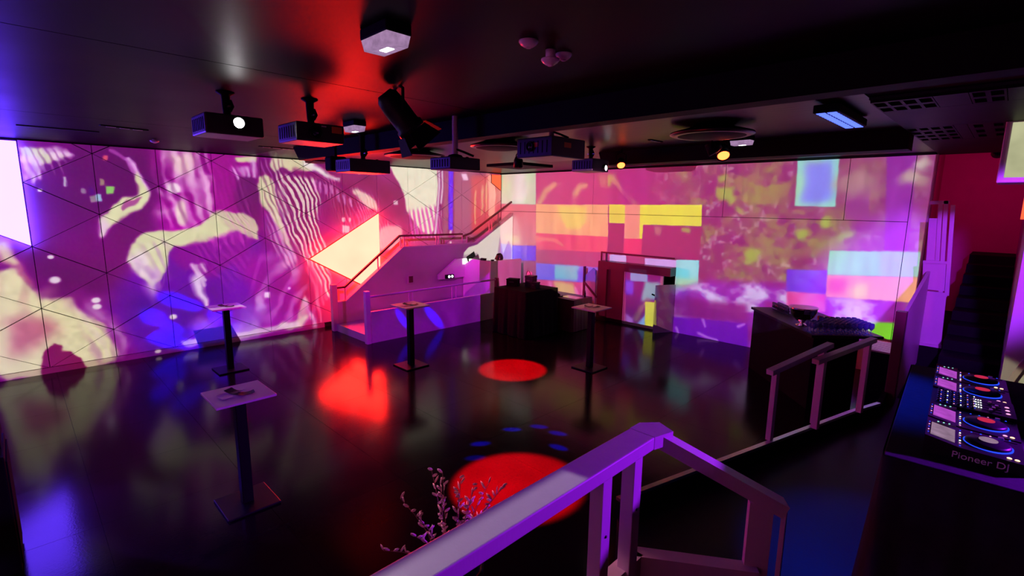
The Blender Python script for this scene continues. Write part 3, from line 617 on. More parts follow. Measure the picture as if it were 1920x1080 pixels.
M['lens_dark'] = pm('dark_lens_glass', (.01, .01, .03), .06, spec=.9)
M['amber'] = glow('amber_lamp', (1, .085, .018), 9.5)
M['uv'] = glow('blue_led_cell', (.10, .16, 1), 1.9, .4, 60)
M['led_white'] = glow('white_indicator', (.9, 1, .95), 4)
M['led_warm'] = glow('warm_indicator', (1, .55, .3), 3)
M['led_blue'] = glow('blue_indicator', (.02, .06, 1), 1.4)
M['led_red'] = glow('red_indicator', (.8, .03, .10), .7)
M['cover'] = glow('emergency_cover_added_glow', (.62, .36, .66), .55, .5, 25)  # added emission stands in for light the covers reflect
M['led_pink'] = glow('pink_indicator', (1, .35, .7), 1.6)
M['screen_pink'] = glow('player_screen', (.46, .07, .58), .95, .5, 14)
M['screen_pale'] = glow('player_screen_pale', (.42, .26, .40), .7, .6, 14)
M['orange_panel'] = glow('orange_light_panel', (1, .10, .04), 1.6)
M['tv'] = glow('wall_display', (.62, .62, .36), .75, .3, 5)
M['ink'] = pm('pale_print', (.85, .8, .85), .5, var=.05)
M['green_led'] = glow('green_indicator', (.35, .9, .75), 1.2)

def duller(m, f):
    """mix near-black matt diffuse into the paint to weaken its reflections"""
    nt = m.node_tree; out = nt.nodes['Material Output']; b = nt.nodes['Principled BSDF']
    mx = nt.nodes.new('ShaderNodeMixShader'); df = nt.nodes.new('ShaderNodeBsdfDiffuse')
    df.inputs[0].default_value = (.005, .0045, .005, 1); mx.inputs[0].default_value = f
    nt.links.new(b.outputs[0], mx.inputs[1]); nt.links.new(df.outputs[0], mx.inputs[2]); nt.links.new(mx.outputs[0], out.inputs[0])
duller(M['ceil'], .55)  # near-black diffuse mixed in so the ceiling reflects less
duller(M['ribceil'], .3)

# ------------------------------------------------------------------ mesh helpers
class MB:
    def __init__(s):
        s.v = []; s.f = []; s.smooth = []
    def add(s, vs_, fs, smooth=False):
        n = len(s.v)
        s.v += [tuple(v) for v in vs_]
        for f in fs:
            s.f.append(tuple(i + n for i in f)); s.smooth.append(smooth)
        return s
    def box(s, x0, x1, y0, y1, z0, z1, b=0.0):
        if b <= 0:
            vs_ = [(x, y, z) for x in (x0, x1) for y in (y0, y1) for z in (z0, z1)]
            return s.add(vs_, [(0, 1, 3, 2), (4, 6, 7, 5), (0, 4, 5, 1), (2, 3, 7, 6), (0, 2, 6, 4), (1, 5, 7, 3)])
        bm = bmesh.new()
        bmesh.ops.create_cube(bm, size=1.0)
        for v in bm.verts:
            v.co = Vector(((x0 + x1) / 2 + v.co.x * (x1 - x0), (y0 + y1) / 2 + v.co.y * (y1 - y0), (z0 + z1) / 2 + v.co.z * (z1 - z0)))
        bmesh.ops.bevel(bm, geom=list(bm.edges), offset=b, segments=2, affect='EDGES', profile=.5)
        bm.verts.index_update()
        s.add([v.co[:] for v in bm.verts], [[v.index for v in f.verts] for f in bm.faces]); bm.free()
        return s
    def prism(s, poly, lo, hi, axis='z'):
        """poly: 2-D points; axis 'z' -> (x,y), 'x' -> (y,z), 'y' -> (x,z)"""
        def mk(p, t):
            return (p[0], p[1], t) if axis == 'z' else ((t, p[0], p[1]) if axis == 'x' else (p[0], t, p[1]))
        n = len(poly)
        vs_ = [mk(p, lo) for p in poly] + [mk(p, hi) for p in poly]
        fs = [tuple(range(n))[::-1], tuple(range(n, 2 * n))] + [(i, (i + 1) % n, n + (i + 1) % n, n + i) for i in range(n)]
        return s.add(vs_, fs)
    def bar(s, p, q, w, h, upd=(0, 0, 1)):
        p, q = Vector(p), Vector(q); d = (q - p).normalized(); u = Vector(upd)
        sd = d.cross(u)
        if sd.length < 1e-5:
            sd = d.cross(Vector((0, 1, 0)))
        sd.normalize(); u = sd.cross(d).normalized()
        vs_ = [c + sd * (a_ * w / 2) + u * (b_ * h / 2) for c in (p, q) for a_, b_ in ((-1, -1), (1, -1), (1, 1), (-1, 1))]
        return s.add(vs_, [(3, 2, 1, 0), (4, 5, 6, 7), (0, 1, 5, 4), (1, 2, 6, 5), (2, 3, 7, 6), (3, 0, 4, 7)])
    def tube(s, pts, r, n=8, r2=None, cap=True):
        pts = [Vector(p) for p in pts]; r2 = r if r2 is None else r2
        rings = []
        for i, p in enumerate(pts):
            d = (pts[min(i + 1, len(pts) - 1)] - pts[max(i - 1, 0)]).normalized()
            a_ = d.orthogonal().normalized() if i == 0 else (pa - d * pa.dot(d)).normalized()
            pa = a_
            b_ = d.cross(a_); rr = r + (r2 - r) * i / max(1, len(pts) - 1)
            rings.append([p + (a_ * math.cos(2 * PI * k / n) + b_ * math.sin(2 * PI * k / n)) * rr for k in range(n)])
        vs_ = [v for rg in rings for v in rg]
        fs = [(i * n + k, i * n + (k + 1) % n, (i + 1) * n + (k + 1) % n, (i + 1) * n + k) for i in range(len(rings) - 1) for k in range(n)]
        s.add(vs_, fs, True)
        if cap:
            s.add(rings[0], [tuple(range(n))[::-1]]); s.add(rings[-1], [tuple(range(n))])
        return s
    def lathe(s, prof, c=(0, 0, 0), n=24, mat=None):
        vs_ = []
        for r, z in prof:
            for k in range(n):
                p = Vector((r * math.cos(2 * PI * k / n), r * math.sin(2 * PI * k / n), z))
                if mat is not None:
                    p = mat @ p
                vs_.append((p.x + c[0], p.y + c[1], p.z + c[2]))
        m = len(prof)
        fs = [(i * n + k, i * n + (k + 1) % n, (i + 1) * n + (k + 1) % n, (i + 1) * n + k) for i in range(m - 1) for k in range(n)]
        s.add(vs_, fs, True)
        if prof[0][0] > 1e-4:
            s.add(vs_[:n], [tuple(range(n))[::-1]])
        if prof[-1][0] > 1e-4:
            s.add(vs_[-n:], [tuple(range(n))])
        return s
    def mesh(s, name):
        me = bpy.data.meshes.new(name)
        me.from_pydata(s.v, [], s.f); me.update()
        for p, sm in zip(me.polygons, s.smooth):
            p.use_smooth = sm
        return me
    def build(s, name, m, parent=None, loc=None):
        me = s.mesh(name); me.materials.append(m)
        o = bpy.data.objects.new(name, me); C.objects.link(o)
        if loc is not None:
            o.location = loc
        if parent is not None:
            o.parent = parent
        return o

def tag(o, label, cat, group=None):
    o['label'] = label; o['category'] = cat
    if group:
        o['group'] = group
    return o
def thing(name, label, cat, loc=(0, 0, 0), group=None, rz=0.0):
    o = bpy.data.objects.new(name, None); C.objects.link(o); o.empty_display_size = .1
    o.location = loc; o.rotation_euler = (0, 0, rz)
    return tag(o, label, cat, group)
def struct(o, label=None):
    o['kind'] = 'structure'
    if label:
        o['label'] = label
    return o
def copy_tree(o, parent=None):
    c = o.copy(); C.objects.link(c); c.parent = parent
    for ch in list(o.children):
        copy_tree(ch, c)
    return c
def share(me, name, m_parent, loc, rot=(0, 0, 0), scl=(1, 1, 1)):
    o = bpy.data.objects.new(name, me); C.objects.link(o)
    o.location = loc; o.rotation_euler = rot; o.scale = scl
    if m_parent is not None:
        o.parent = m_parent
    return o

def clip_poly(poly, lo, hi, ax):
    def cut(pl, inside, val):
        out = []
        for i in range(len(pl)):
            p, q = pl[i], pl[(i + 1) % len(pl)]
            ip, iq = inside(p), inside(q)
            if ip:
                out.append(p)
            if ip != iq:
                t = (val - p[ax]) / (q[ax] - p[ax]); out.append((p[0] + t * (q[0] - p[0]), p[1] + t * (q[1] - p[1])))
        return out
    poly = cut(poly, lambda p: p[ax] >= lo, lo)
    return cut(poly, lambda p: p[ax] <= hi, hi) if poly else poly
def inset(poly, g):
    """shrink a convex polygon by g on every side"""
    n = len(poly); ar = sum(poly[i][0] * poly[(i + 1) % n][1] - poly[(i + 1) % n][0] * poly[i][1] for i in range(n))
    if ar < 0:
        poly = poly[::-1]
    lines = []
    for i in range(n):
        p, q = Vector(poly[i]), Vector(poly[(i + 1) % n]); d = (q - p)
        if d.length < 1e-6:
            return None
        d.normalize(); nn = Vector((-d.y, d.x)); lines.append((p + nn * g, d))
    out = []
    for i in range(n):
        (p, d), (q, e) = lines[i - 1], lines[i]
        den = d.x * e.y - d.y * e.x
        if abs(den) < 1e-6:
            return None
        t = ((q.x - p.x) * e.y - (q.y - p.y) * e.x) / den
        out.append((p.x + d.x * t, p.y + d.y * t))
    return out

# ------------------------------------------------------------------ the room
# floor: sheets with recessed joints
fl = struct(MB().box(-11.2, 1.6, -3.2, 10.75, -.12, -.006).build('floor', M['gap']), 'glossy black sheet floor of the dance hall')
tile = None
for i in range(11):
    for j in range(12):
        x0, y0 = -11.18 + i * 1.16, -3.18 + j * 1.16
        if tile is None:
            tile = MB().box(0, 1.157, 0, 1.157, -.006, 0).build('floor_sheet', M['floor'], fl, (x0, y0, 0))
        else:
            share(tile.data, 'floor_sheet', fl, (x0, y0, 0))

# left wall: triangular panels
wl = struct(MB().box(XL - .2, XL - .028, -3.2, 10.75, 0, HC + .1).build('wall_left', M['gap']), 'left wall clad in triangular white panels')
y_0, dy, zE = .23, .877, 1.09
def colz(k, m):
    return (zE if k % 2 == 0 else zE + .503) + 1.0 * m
RED_TRI = [(4.62, 1.597), (6.37, 2.60), (6.37, .59)]
VIO_TRI = [(-1.52, 3.09), (.23, 4.09), (.23, 2.09)]
COR_TRI = [(9.877, 3.60), (10.516, 3.235), (10.516, HC), (9.877, HC)]
def in_tri(p, t):
    (x1, y1), (x2, y2), (x3, y3) = t[:3]
    s1 = (x2 - x1) * (p[1] - y1) - (y2 - y1) * (p[0] - x1); s2 = (x3 - x2) * (p[1] - y2) - (y3 - y2) * (p[0] - x2); s3 = (x1 - x3) * (p[1] - y3) - (y1 - y3) * (p[0] - x3)
    return (s1 > 0) == (s2 > 0) == (s3 > 0)
for k in range(-4, 12):
    ya, yb = y_0 + dy * k, y_0 + dy * (k + 1)
    for m in range(-3, 4):
        za, zb = colz(k, m), colz(k, m + 1)
        tris = [[(ya, za), (yb, (za + zb) / 2), (ya, zb)]]
        za2, zb2 = colz(k + 1, m), colz(k + 1, m + 1)
        tris.append([(yb, za2), (yb, zb2), (ya, (za2 + zb2) / 2)])
        for t in tris:
            c = (sum(p[0] for p in t) / 3, sum(p[1] for p in t) / 3)
            if in_tri(c, RED_TRI) or in_tri(c, VIO_TRI):
                continue
            q = clip_poly(t, .10, HC - .002, 1)
            if len(q) >= 3:
                q = clip_poly(q, -3.1, YB - .004, 0)
            if len(q) < 3:
                continue
            q2 = [q[0]]
            for p in q[1:]:
                if math.hypot(p[0] - q2[-1][0], p[1] - q2[-1][1]) > .002:
                    q2.append(p)
            if math.hypot(q2[0][0] - q2[-1][0], q2[0][1] - q2[-1][1]) < .002:
                q2.pop()
            if len(q2) < 3:
                continue
            ar = abs(sum(q2[i][0] * q2[(i + 1) % len(q2)][1] - q2[(i + 1) % len(q2)][0] * q2[i][1] for i in range(len(q2)))) / 2
            q3 = inset(q2, .0055)
            if ar < .01 or q3 is None:
                continue
            MB().prism(q3, XL - .03, XL, 'x').build('wall_panel', M['wall'], wl)
struct(MB().box(XL - .028, XL + .014, -3.1, 4.90, 0, .095).build('baseboard_left', M['white']))

# back wall
wb = struct(MB().box(-11.2, -7.22, YB + .028, YB + .2, 0, HC + .1).box(-5.26, -.98, YB + .028, YB + .2, 0, HC + .1).box(-7.22, -5.26, YB + .028, YB + .2, 1.47, HC + .1).build('wall_back', M['gap']), 'back wall of large white panels')
zs_ = 2.642
def bpanel(x0, x1, z0, z1):
    g = .005
    MB().box(x0 + g, x1 - g, YB, YB + .03, z0 + g, z1 - g).build('wall_panel', M['wall'], wb)
for x0, x1 in ((-10.95, -7.6), (-7.6, -4.3), (-4.3, -2.145), (-2.145, -1.236)):
    bpanel(x0, x1, zs_, HC - .002)
MB().box(-1.231, -.985, YB, YB + .03, .002, HC - .002).build('wall_panel', M['wall'], wb)
MB().box(-10.945, -7.23, YB, YB + .03, .002, zs_ - .005).build('wall_panel', M['wall'], wb)
MB().box(-7.23, -5.25, YB, YB + .03, 1.48, zs_ - .005).build('wall_panel', M['wall'], wb)
MB().box(-5.25, -1.241, YB, YB + .03, .002, zs_ - .005).build('wall_panel', M['wall'], wb)
MB().box(-1.005, -.97, YB - .03, YB + .2, 0, HC).build('corner_trim', M['white'], wb)

# stairwell behind the right end of the back wall
struct(MB().box(-2.2, .4, 13.7, 13.85, 0, 4.4).build('wall_far', M['redwall']), 'dark red wall at the top of the stairwell')
struct(MB().box(-1.3, -1.15, YB + .2, 13.7, 0, 4.4).build('wall_stairwell', M['redwall']), 'red side wall of the stairwell')
wr = struct(MB().box(.12, .3, 7.6, 13.7, 0, 4.4).build('wall_right', M['parapet']), 'right wall beside the dark stairs')
struct(MB().box(1.5, 1.65, -3.2, 7.6, 0, HC + .1).build('wall_right_near', M['black']), 'black wall behind the disc jockey booth')
struct(MB().box(.3, 1.65, 7.6, 7.75, 0, HC + .1).build('wall_return', M['black']), 'black return wall beside the stairs')
struct(MB().box(-11.2, 1.65, -3.35, -3.2, 0, HC + .1).build('wall_near', M['wall']), 'unseen wall behind the camera, white to bounce the added magenta fill')  # unseen wall, made white to bounce the added fill

# ceiling sheets
ce = struct(MB().box(-11.2, 1.7, -3.3, YB + .2, HC + .012, HC + .14).build('ceiling', M['gap']), 'dark satin ceiling with long joints')
for x0, x1, y0, y1 in ((-11.15, -7.5, -3.2, 3.52), (-7.5, -3.842, -3.2, 3.52), (-3.842, .0, -3.2, 3.52), (.0, 1.6, -3.2, 3.52)):
    MB().box(x0 + .006, x1 - .006, y0, y1, HC, HC + .02).build('ceiling_sheet', M['ceil'], ce)
for x0, x1, y0, y1 in ((-11.15, -7.9, 3.52, YB), (-7.9, -5.3, 3.52, YB), (-5.3, -.96, 3.52, YB)):
    MB().box(x0 + .003, x1 - .003, y0, y1, HC, HC + .02).build('ceiling_sheet', M['ribceil'], ce)
struct(MB().box(-1.2, .3, YB, 13.8, 4.3, 4.4).build('ceiling_stairwell', M['black']))
b1 = MB().prism([(-8.76, HC), (-8.55, 3.53), (1.5, 3.53), (1.5, HC)], 3.535, 3.72, 'y').build('trim_1', M['black']); struct(b1, 'black downstand beam across the ceiling')
b2 = MB().prism([(-5.2, HC), (-5.12, 3.525), (-.95, 3.525), (-.95, HC)], 7.31, 7.62, 'y').build('trim_2', M['black']); struct(b2, 'black downstand beam nearer the back wall')
struct(MB().box(-10.95, -.98, YB - .05, YB + .0, HC - .035, HC).build('trim_3', M['black']))
struct(MB().box(XL, XL + .03, -3.1, YB, HC - .02, HC).build('trim_4', M['black']))

# perforated ceiling over the right side: sheets with square openings over a dark void
pf = struct(MB().box(-.96, 1.5, 5.08, 10.5, HC - .02, HC).build('ceiling_perforated', M['gap']), 'perforated dark ceiling over the stairs')
def perforated(x0, x1, y0, y1, nx, ny, hx, hy):
    mb = MB(); zx, zt = HC - .045, HC - .02
    cx, cy = (x1 - x0) / nx, (y1 - y0) / ny
    for j in range(ny):
        yc = y0 + j * cy
        mb.box(x0, x1, yc, yc + (cy - hy) / 2, zx, zt); mb.box(x0, x1, yc + (cy + hy) / 2, yc + cy, zx, zt)
        for i in range(nx):
            xc = x0 + i * cx
            mb.box(xc, xc + (cx - hx) / 2, yc + (cy - hy) / 2, yc + (cy + hy) / 2, zx, zt); mb.box(xc + (cx + hx) / 2, xc + cx, yc + (cy - hy) / 2, yc + (cy + hy) / 2, zx, zt)
    return mb.build('perforated_sheet', M['ceil'], pf)
perforated(-.95, -.56, 5.09, 5.65, 4, 2, .075, .2)
perforated(-.35, -.15, 5.09, 5.65, 2, 2, .07, .2)
perforated(-.95, -.56, 6.9, 8.3, 4, 4, .07, .2)
perforated(-.45, -.15, 6.9, 8.3, 2, 3, .07, .25)
for x0, x1, y0, y1 in ((-.555, -.355, 5.09, 5.65), (-.145, 1.5, 5.09, 5.65), (-.95, 1.5, 5.655, 6.895), (-.555, -.455, 6.9, 8.3), (-.145, 1.5, 6.9, 8.3), (-.95, 1.5, 8.305, 10.49)):
    MB().box(x0, x1, y0, y1, HC - .045, HC - .02).build('ceiling_sheet', M['ceil'], pf)

# raised platform on the right with its kerb
EDGE = [(-1.93, 3.16), (-1.03, 6.56), (-.86, 7.08), (-.90, 8.0)]
plat = MB().prism([(-1.58, -3.15), (1.5, -3.15), (1.5, 7.6), (.12, 7.6), (.12, 8.02)] + EDGE[::-1] + [(-1.58, 2.86)], .002, PZ, 'z').build('floor_platform', M['platform']); struct(plat, 'black raised platform along the right side')
for i in range(3):
    p, q = EDGE[i], EDGE[i + 1]
    MB().bar((p[0], p[1], PZ + .075), (q[0], q[1], PZ + .075), .05, .15).build('kerb', M['black'], plat)
for i in range(2):
    p, q = EDGE[i], EDGE[i + 1]
    MB().bar((p[0], p[1], PZ + .165), (q[0], q[1], PZ + .165), .045, .028).build('kerb_strip', M['metal'], plat)

# ------------------------------------------------------------------ glowing triangular wall panels
def light_panel(poly, mat, label, proud=.06):
    t = thing('light_panel', label, 'light panel')
    q = inset(poly, .012)
    MB().prism(q, XL - .02, XL + proud, 'x').build('diffuser', mat, t)
    fr = MB(); n = len(q)
    for i in range(n):
        p, r = q[i], q[(i + 1) % n]
        fr.bar((XL + .008, p[0], p[1]), (XL + .008, r[0], r[1]), .012, .028, (1, 0, 0))
    fr.build('frame', M['gap'], t)
    return t
light_panel(RED_TRI, M['lit_red'], 'glowing cream and red triangular light panel on the wall beside the stairs')
light_panel(clip_poly(VIO_TRI, 1, HC - .03, 1), M['lit_violet'], 'glowing pale violet triangular light panel at the left end of the wall')
light_panel([(10.10, 3.46), (10.49, 3.235), (10.49, HC - .04), (10.10, HC - .04)], M['orange_panel'], 'small glowing red light panel high in the room corner', .03)

# ------------------------------------------------------------------ cocktail tables
def make_table():
    t = thing('cocktail_table', '', 'table')
    MB().box(-.25, .25, -.25, .25, 1.078, 1.10, .004).build('table_top', M['top'], t)
    MB().box(-.048, .048, -.048, .048, .022, 1.06, .008).build('column', M['blackgloss'], t)
    MB().box(-.12, .12, -.12, .12, 1.06, 1.078).build('top_bracket', M['black'], t)
    MB().box(-.23, .23, -.23, .23, .0, .022, .006).build('base_plate', M['blackgloss'], t)
    return t
tb = make_table()
TSPOT = [((-4.86, 1.33), 'square white cocktail table nearest the camera on the dance floor'),
         ((-9.17, 2.42), 'square white cocktail table close to the left projection wall'),
         ((-7.26, 4.79), 'square white cocktail table in front of the low parapet'),
         ((-5.01, 7.02), 'square white cocktail table in front of the back wall doorway')]
rnd = random.Random(4)
def leaflet(x, y, rz, w, h, label, m=None, curl=.02):
    mb = MB(); n = 5
    vs_ = []; fs = []
    for i in range(n + 1):
        for j in range(2):
            u = -w / 2 + w * i / n
            vs_.append((u, (-h / 2, h / 2)[j], .003 + curl * (2 * i / n - 1) ** 2))
            vs_.append((u, (-h / 2, h / 2)[j], .001 + curl * (2 * i / n - 1) ** 2))
    for i in range(n):
        a_ = i * 4
        fs += [(a_, a_ + 4, a_ + 6, a_ + 2), (a_ + 1, a_ + 3, a_ + 7, a_ + 5), (a_, a_ + 1, a_ + 5, a_ + 4), (a_ + 2, a_ + 6, a_ + 7, a_ + 3)]
    fs += [(0, 2, 3, 1), (n * 4, n * 4 + 1, n * 4 + 3, n * 4 + 2)]
    mb.add(vs_, fs)
    o = mb.build('leaflet', m or M['paper']); o.location = (x, y, 1.1005); o.rotation_euler = (0, 0, rz)
    return tag(o, label, 'leaflet', 'leaflets on the cocktail tables')
TN = ['nearest cocktail table', 'cocktail table by the left wall', 'cocktail table by the parapet', 'cocktail table by the doorway']
for i, ((x, y), lab) in enumerate(TSPOT):
    t = tb if i == 0 else copy_tree(tb)
    t.location = (x, y, 0); t['label'] = lab; t['group'] = 'cocktail tables on the dance floor'
    leaflet(x - .05, y - .02, .5, .15, .09, 'dark curled leaflet in the middle of the ' + TN[i])
    leaflet(x + .06, y + .05, 1.4, .13, .08, 'smaller dark leaflet beside the other on the ' + TN[i], curl=.012)
    leaflet(x + .02, y - .12, .1, .14, .09, 'pale leaflet lying at the edge of the ' + TN[i], M['top'], .006)

# ------------------------------------------------------------------ stairs on the left
st = thing('staircase', 'white parapet staircase rising along the left wall to the corner', 'staircase')
XS0, XS1 = -10.52, -10.43
MB().prism([(4.99, .0), (4.99, .63), (5.20, .63), (6.72, 1.765), (9.10, 1.765), (10.50, 2.58), (10.50, 0)], XS0, XS1, 'x').build('parapet', M['parapet'], st)
cap = MB()
for p, q in (((4.99, .645), (5.20, .645)), ((5.20, .645), (6.72, 1.78)), ((6.72, 1.78), (9.10, 1.78)), ((9.10, 1.78), (10.49, 2.595))):
    cap.bar((-10.475, p[0], p[1]), (-10.475, q[0], q[1]), .12, .03, (0, 0, 1))
cap.build('parapet_cap', M['white'], st)
MB().box(-10.53, -10.41, 4.87, 4.99, 0, 1.05, .008).build('newel_post', M['white'], st)
for k in range(9):
    MB().box(-10.885, XS0, 5.05 + k * .20, 6.85 if k == 8 else 6.9, k * .10, k * .10 + .10).build('step', M['parapet'], st)
MB().box(-10.95, XS0, 6.9, 9.1, .0, .95).build('landing', M['parapet'], st)
for k in range(6):
    MB().box(-10.95, XS0, 9.1 + k * .22, 10.5, .95 + k * .12, .95 + k * .12 + .12).build('step', M['parapet'], st)
hr = MB()
for p, q in (((4.99, .965), (5.20, .965)), ((5.20, .965), (6.66, 2.06)), ((6.66, 2.06), (8.62, 2.04)), ((8.62, 1.98), (8.9, 2.05)), ((8.9, 2.05), (10.48, 2.92))):
    hr.bar((-10.475, p[0], p[1]), (-10.475, q[0], q[1]), .045, .045)
hr.build('handrail', M['maroon'], st)
for y, z0, z1 in ((5.20, .66, .95), (6.05, 1.29, 1.6), (6.68, 1.77, 2.05), (6.78, 1.79, 2.05), (7.75, 1.79, 2.04), (7.83, 1.79, 2.04), (8.62, 1.79, 2.03), (8.78, 1.79, 2.03), (9.6, 2.08, 2.43), (9.7, 2.14, 2.48), (9.95, 2.29, 2.62)):
    MB().box(-10.487, -10.463, y - .012, y + .012, z0, z1).build('baluster', M['white'], st)

# low landing in front of the stairs and its glass-free parapet
ld = MB().box(-10.41, -9.06, 4.94, 8.46, 0.001, .16).build('floor_landing', M['parapet']); struct(ld, 'low white landing in front of the stairs')
pa = thing('parapet_barrier', 'low white parapet with a steel top rail beside the dance floor', 'barrier')
MB().box(-9.035, -8.985, 5.0, 8.46, .002, .645).build('panel', M['parapet'], pa)
MB().bar((-9.01, 5.0, .652), (-9.01, 8.46, .652), .06, .018).build('panel_cap', M['white'], pa)
MB().tube([(-9.01, 5.0, .965), (-9.01, 8.5, .985)], .022, 10).build('top_rail', M['white'], pa)
MB().box(-9.06, -8.96, 4.88, 4.98, 0, 1.09, .008).build('end_post', M['white'], pa)
MB().box(-9.05, -8.97, 8.48, 8.56, 0, 1.02, .006).build('end_post', M['maroon'], pa)
for y in (5.93, 6.02, 7.10, 7.22):
    MB().tube([(-9.01, y, .655), (-9.01, y, .97)], .012, 8).build('baluster', M['white'], pa)

# ------------------------------------------------------------------ reception counter with a person
rc = thing('reception_counter', 'tall white box counter in the far corner with a person behind', 'counter')
MB().box(-10.40, -9.30, 8.58, 8.66, 0, 1.40).build('front_panel', M['wall'], rc)
MB().box(-9.38, -9.30, 8.66, 9.70, 0, 1.40).build('side_panel', M['wall'], rc)
MB().prism([(7.72, 1.02), (8.30, 1.40), (8.58, 1.40), (8.58, .9), (7.72, .9)], -10.40, -10.33, 'x').build('sloping_wing', M['wall'], rc)
MB().box(-10.40, -9.5, 8.66, 8.95, 1.33, 1.37).build('worktop', M['top'], rc)
e = thing('emergency_light', 'black twin-lamp emergency light low on the stair parapet', 'emergency light', (-10.298, 8.0, .96))
MB().box(-.03, .03, -.10, .16, -.05, .05, .006).build('housing', M['black'], e)
for k in (0.0, .1):
    MB().lathe([(.035, 0), (.03, .012), (.0, .016)], n=14, mat=Matrix.Rotation(PI / 2, 3, 'Y')).build('lamp_eye', M['led_white'], e, (.03, k, 0))
sp = thing('wall_socket_box', 'small dark box fixed on the stair parapet', 'box', (-10.42, 6.9, .98))
MB().box(-.02, .03, -.09, .09, -.11, .11, .008).build('cover', M['parapet'], sp); MB().box(.03, .035, -.06, .06, -.08, .08).build('face', M['maroon'], sp)
def case(name, label, loc, sx, sy, sz, rz=0, m='blackgloss', cat='box'):
    t = thing(name, label, cat, loc, rz=rz)
    MB().box(-sx / 2, sx / 2, -sy / 2, sy / 2, 0, sz * .8, .006).build('body', M[m], t)
    MB().box(-sx / 2 - .004, sx / 2 + .004, -sy / 2 - .004, sy / 2 + .004, sz * .8, sz, .006).build('lid', M[m], t)
    MB().bar((-sx * .2, -sy / 2 - .012, sz * .6), (sx * .2, -sy / 2 - .012, sz * .6), .012, .016).build('handle', M['darkmetal'], t)
    return t
def laptop(label, loc, rz):
    t = thing('laptop', label, 'laptop', loc, rz=rz)
    MB().box(-.16, .16, -.11, .11, 0, .016, .003).build('keyboard_base', M['blackgloss'], t)
    MB().bar((0, -.11, .016), (0, -.17, .15), .32, .008, (1, 0, 0)).build('display_lid', M['black'], t)
    return t
laptop('open black laptop on the reception counter wing', (-10.18, 8.80, 1.371), 0.1)
case('cash_box', 'black box on the reception counter top next to the person', (-9.62, 8.62, 1.40), .16, .07, .06)
case('card_reader', 'tiny black device on the reception counter edge', (-9.36, 8.70, 1.40), .05, .07, .04)

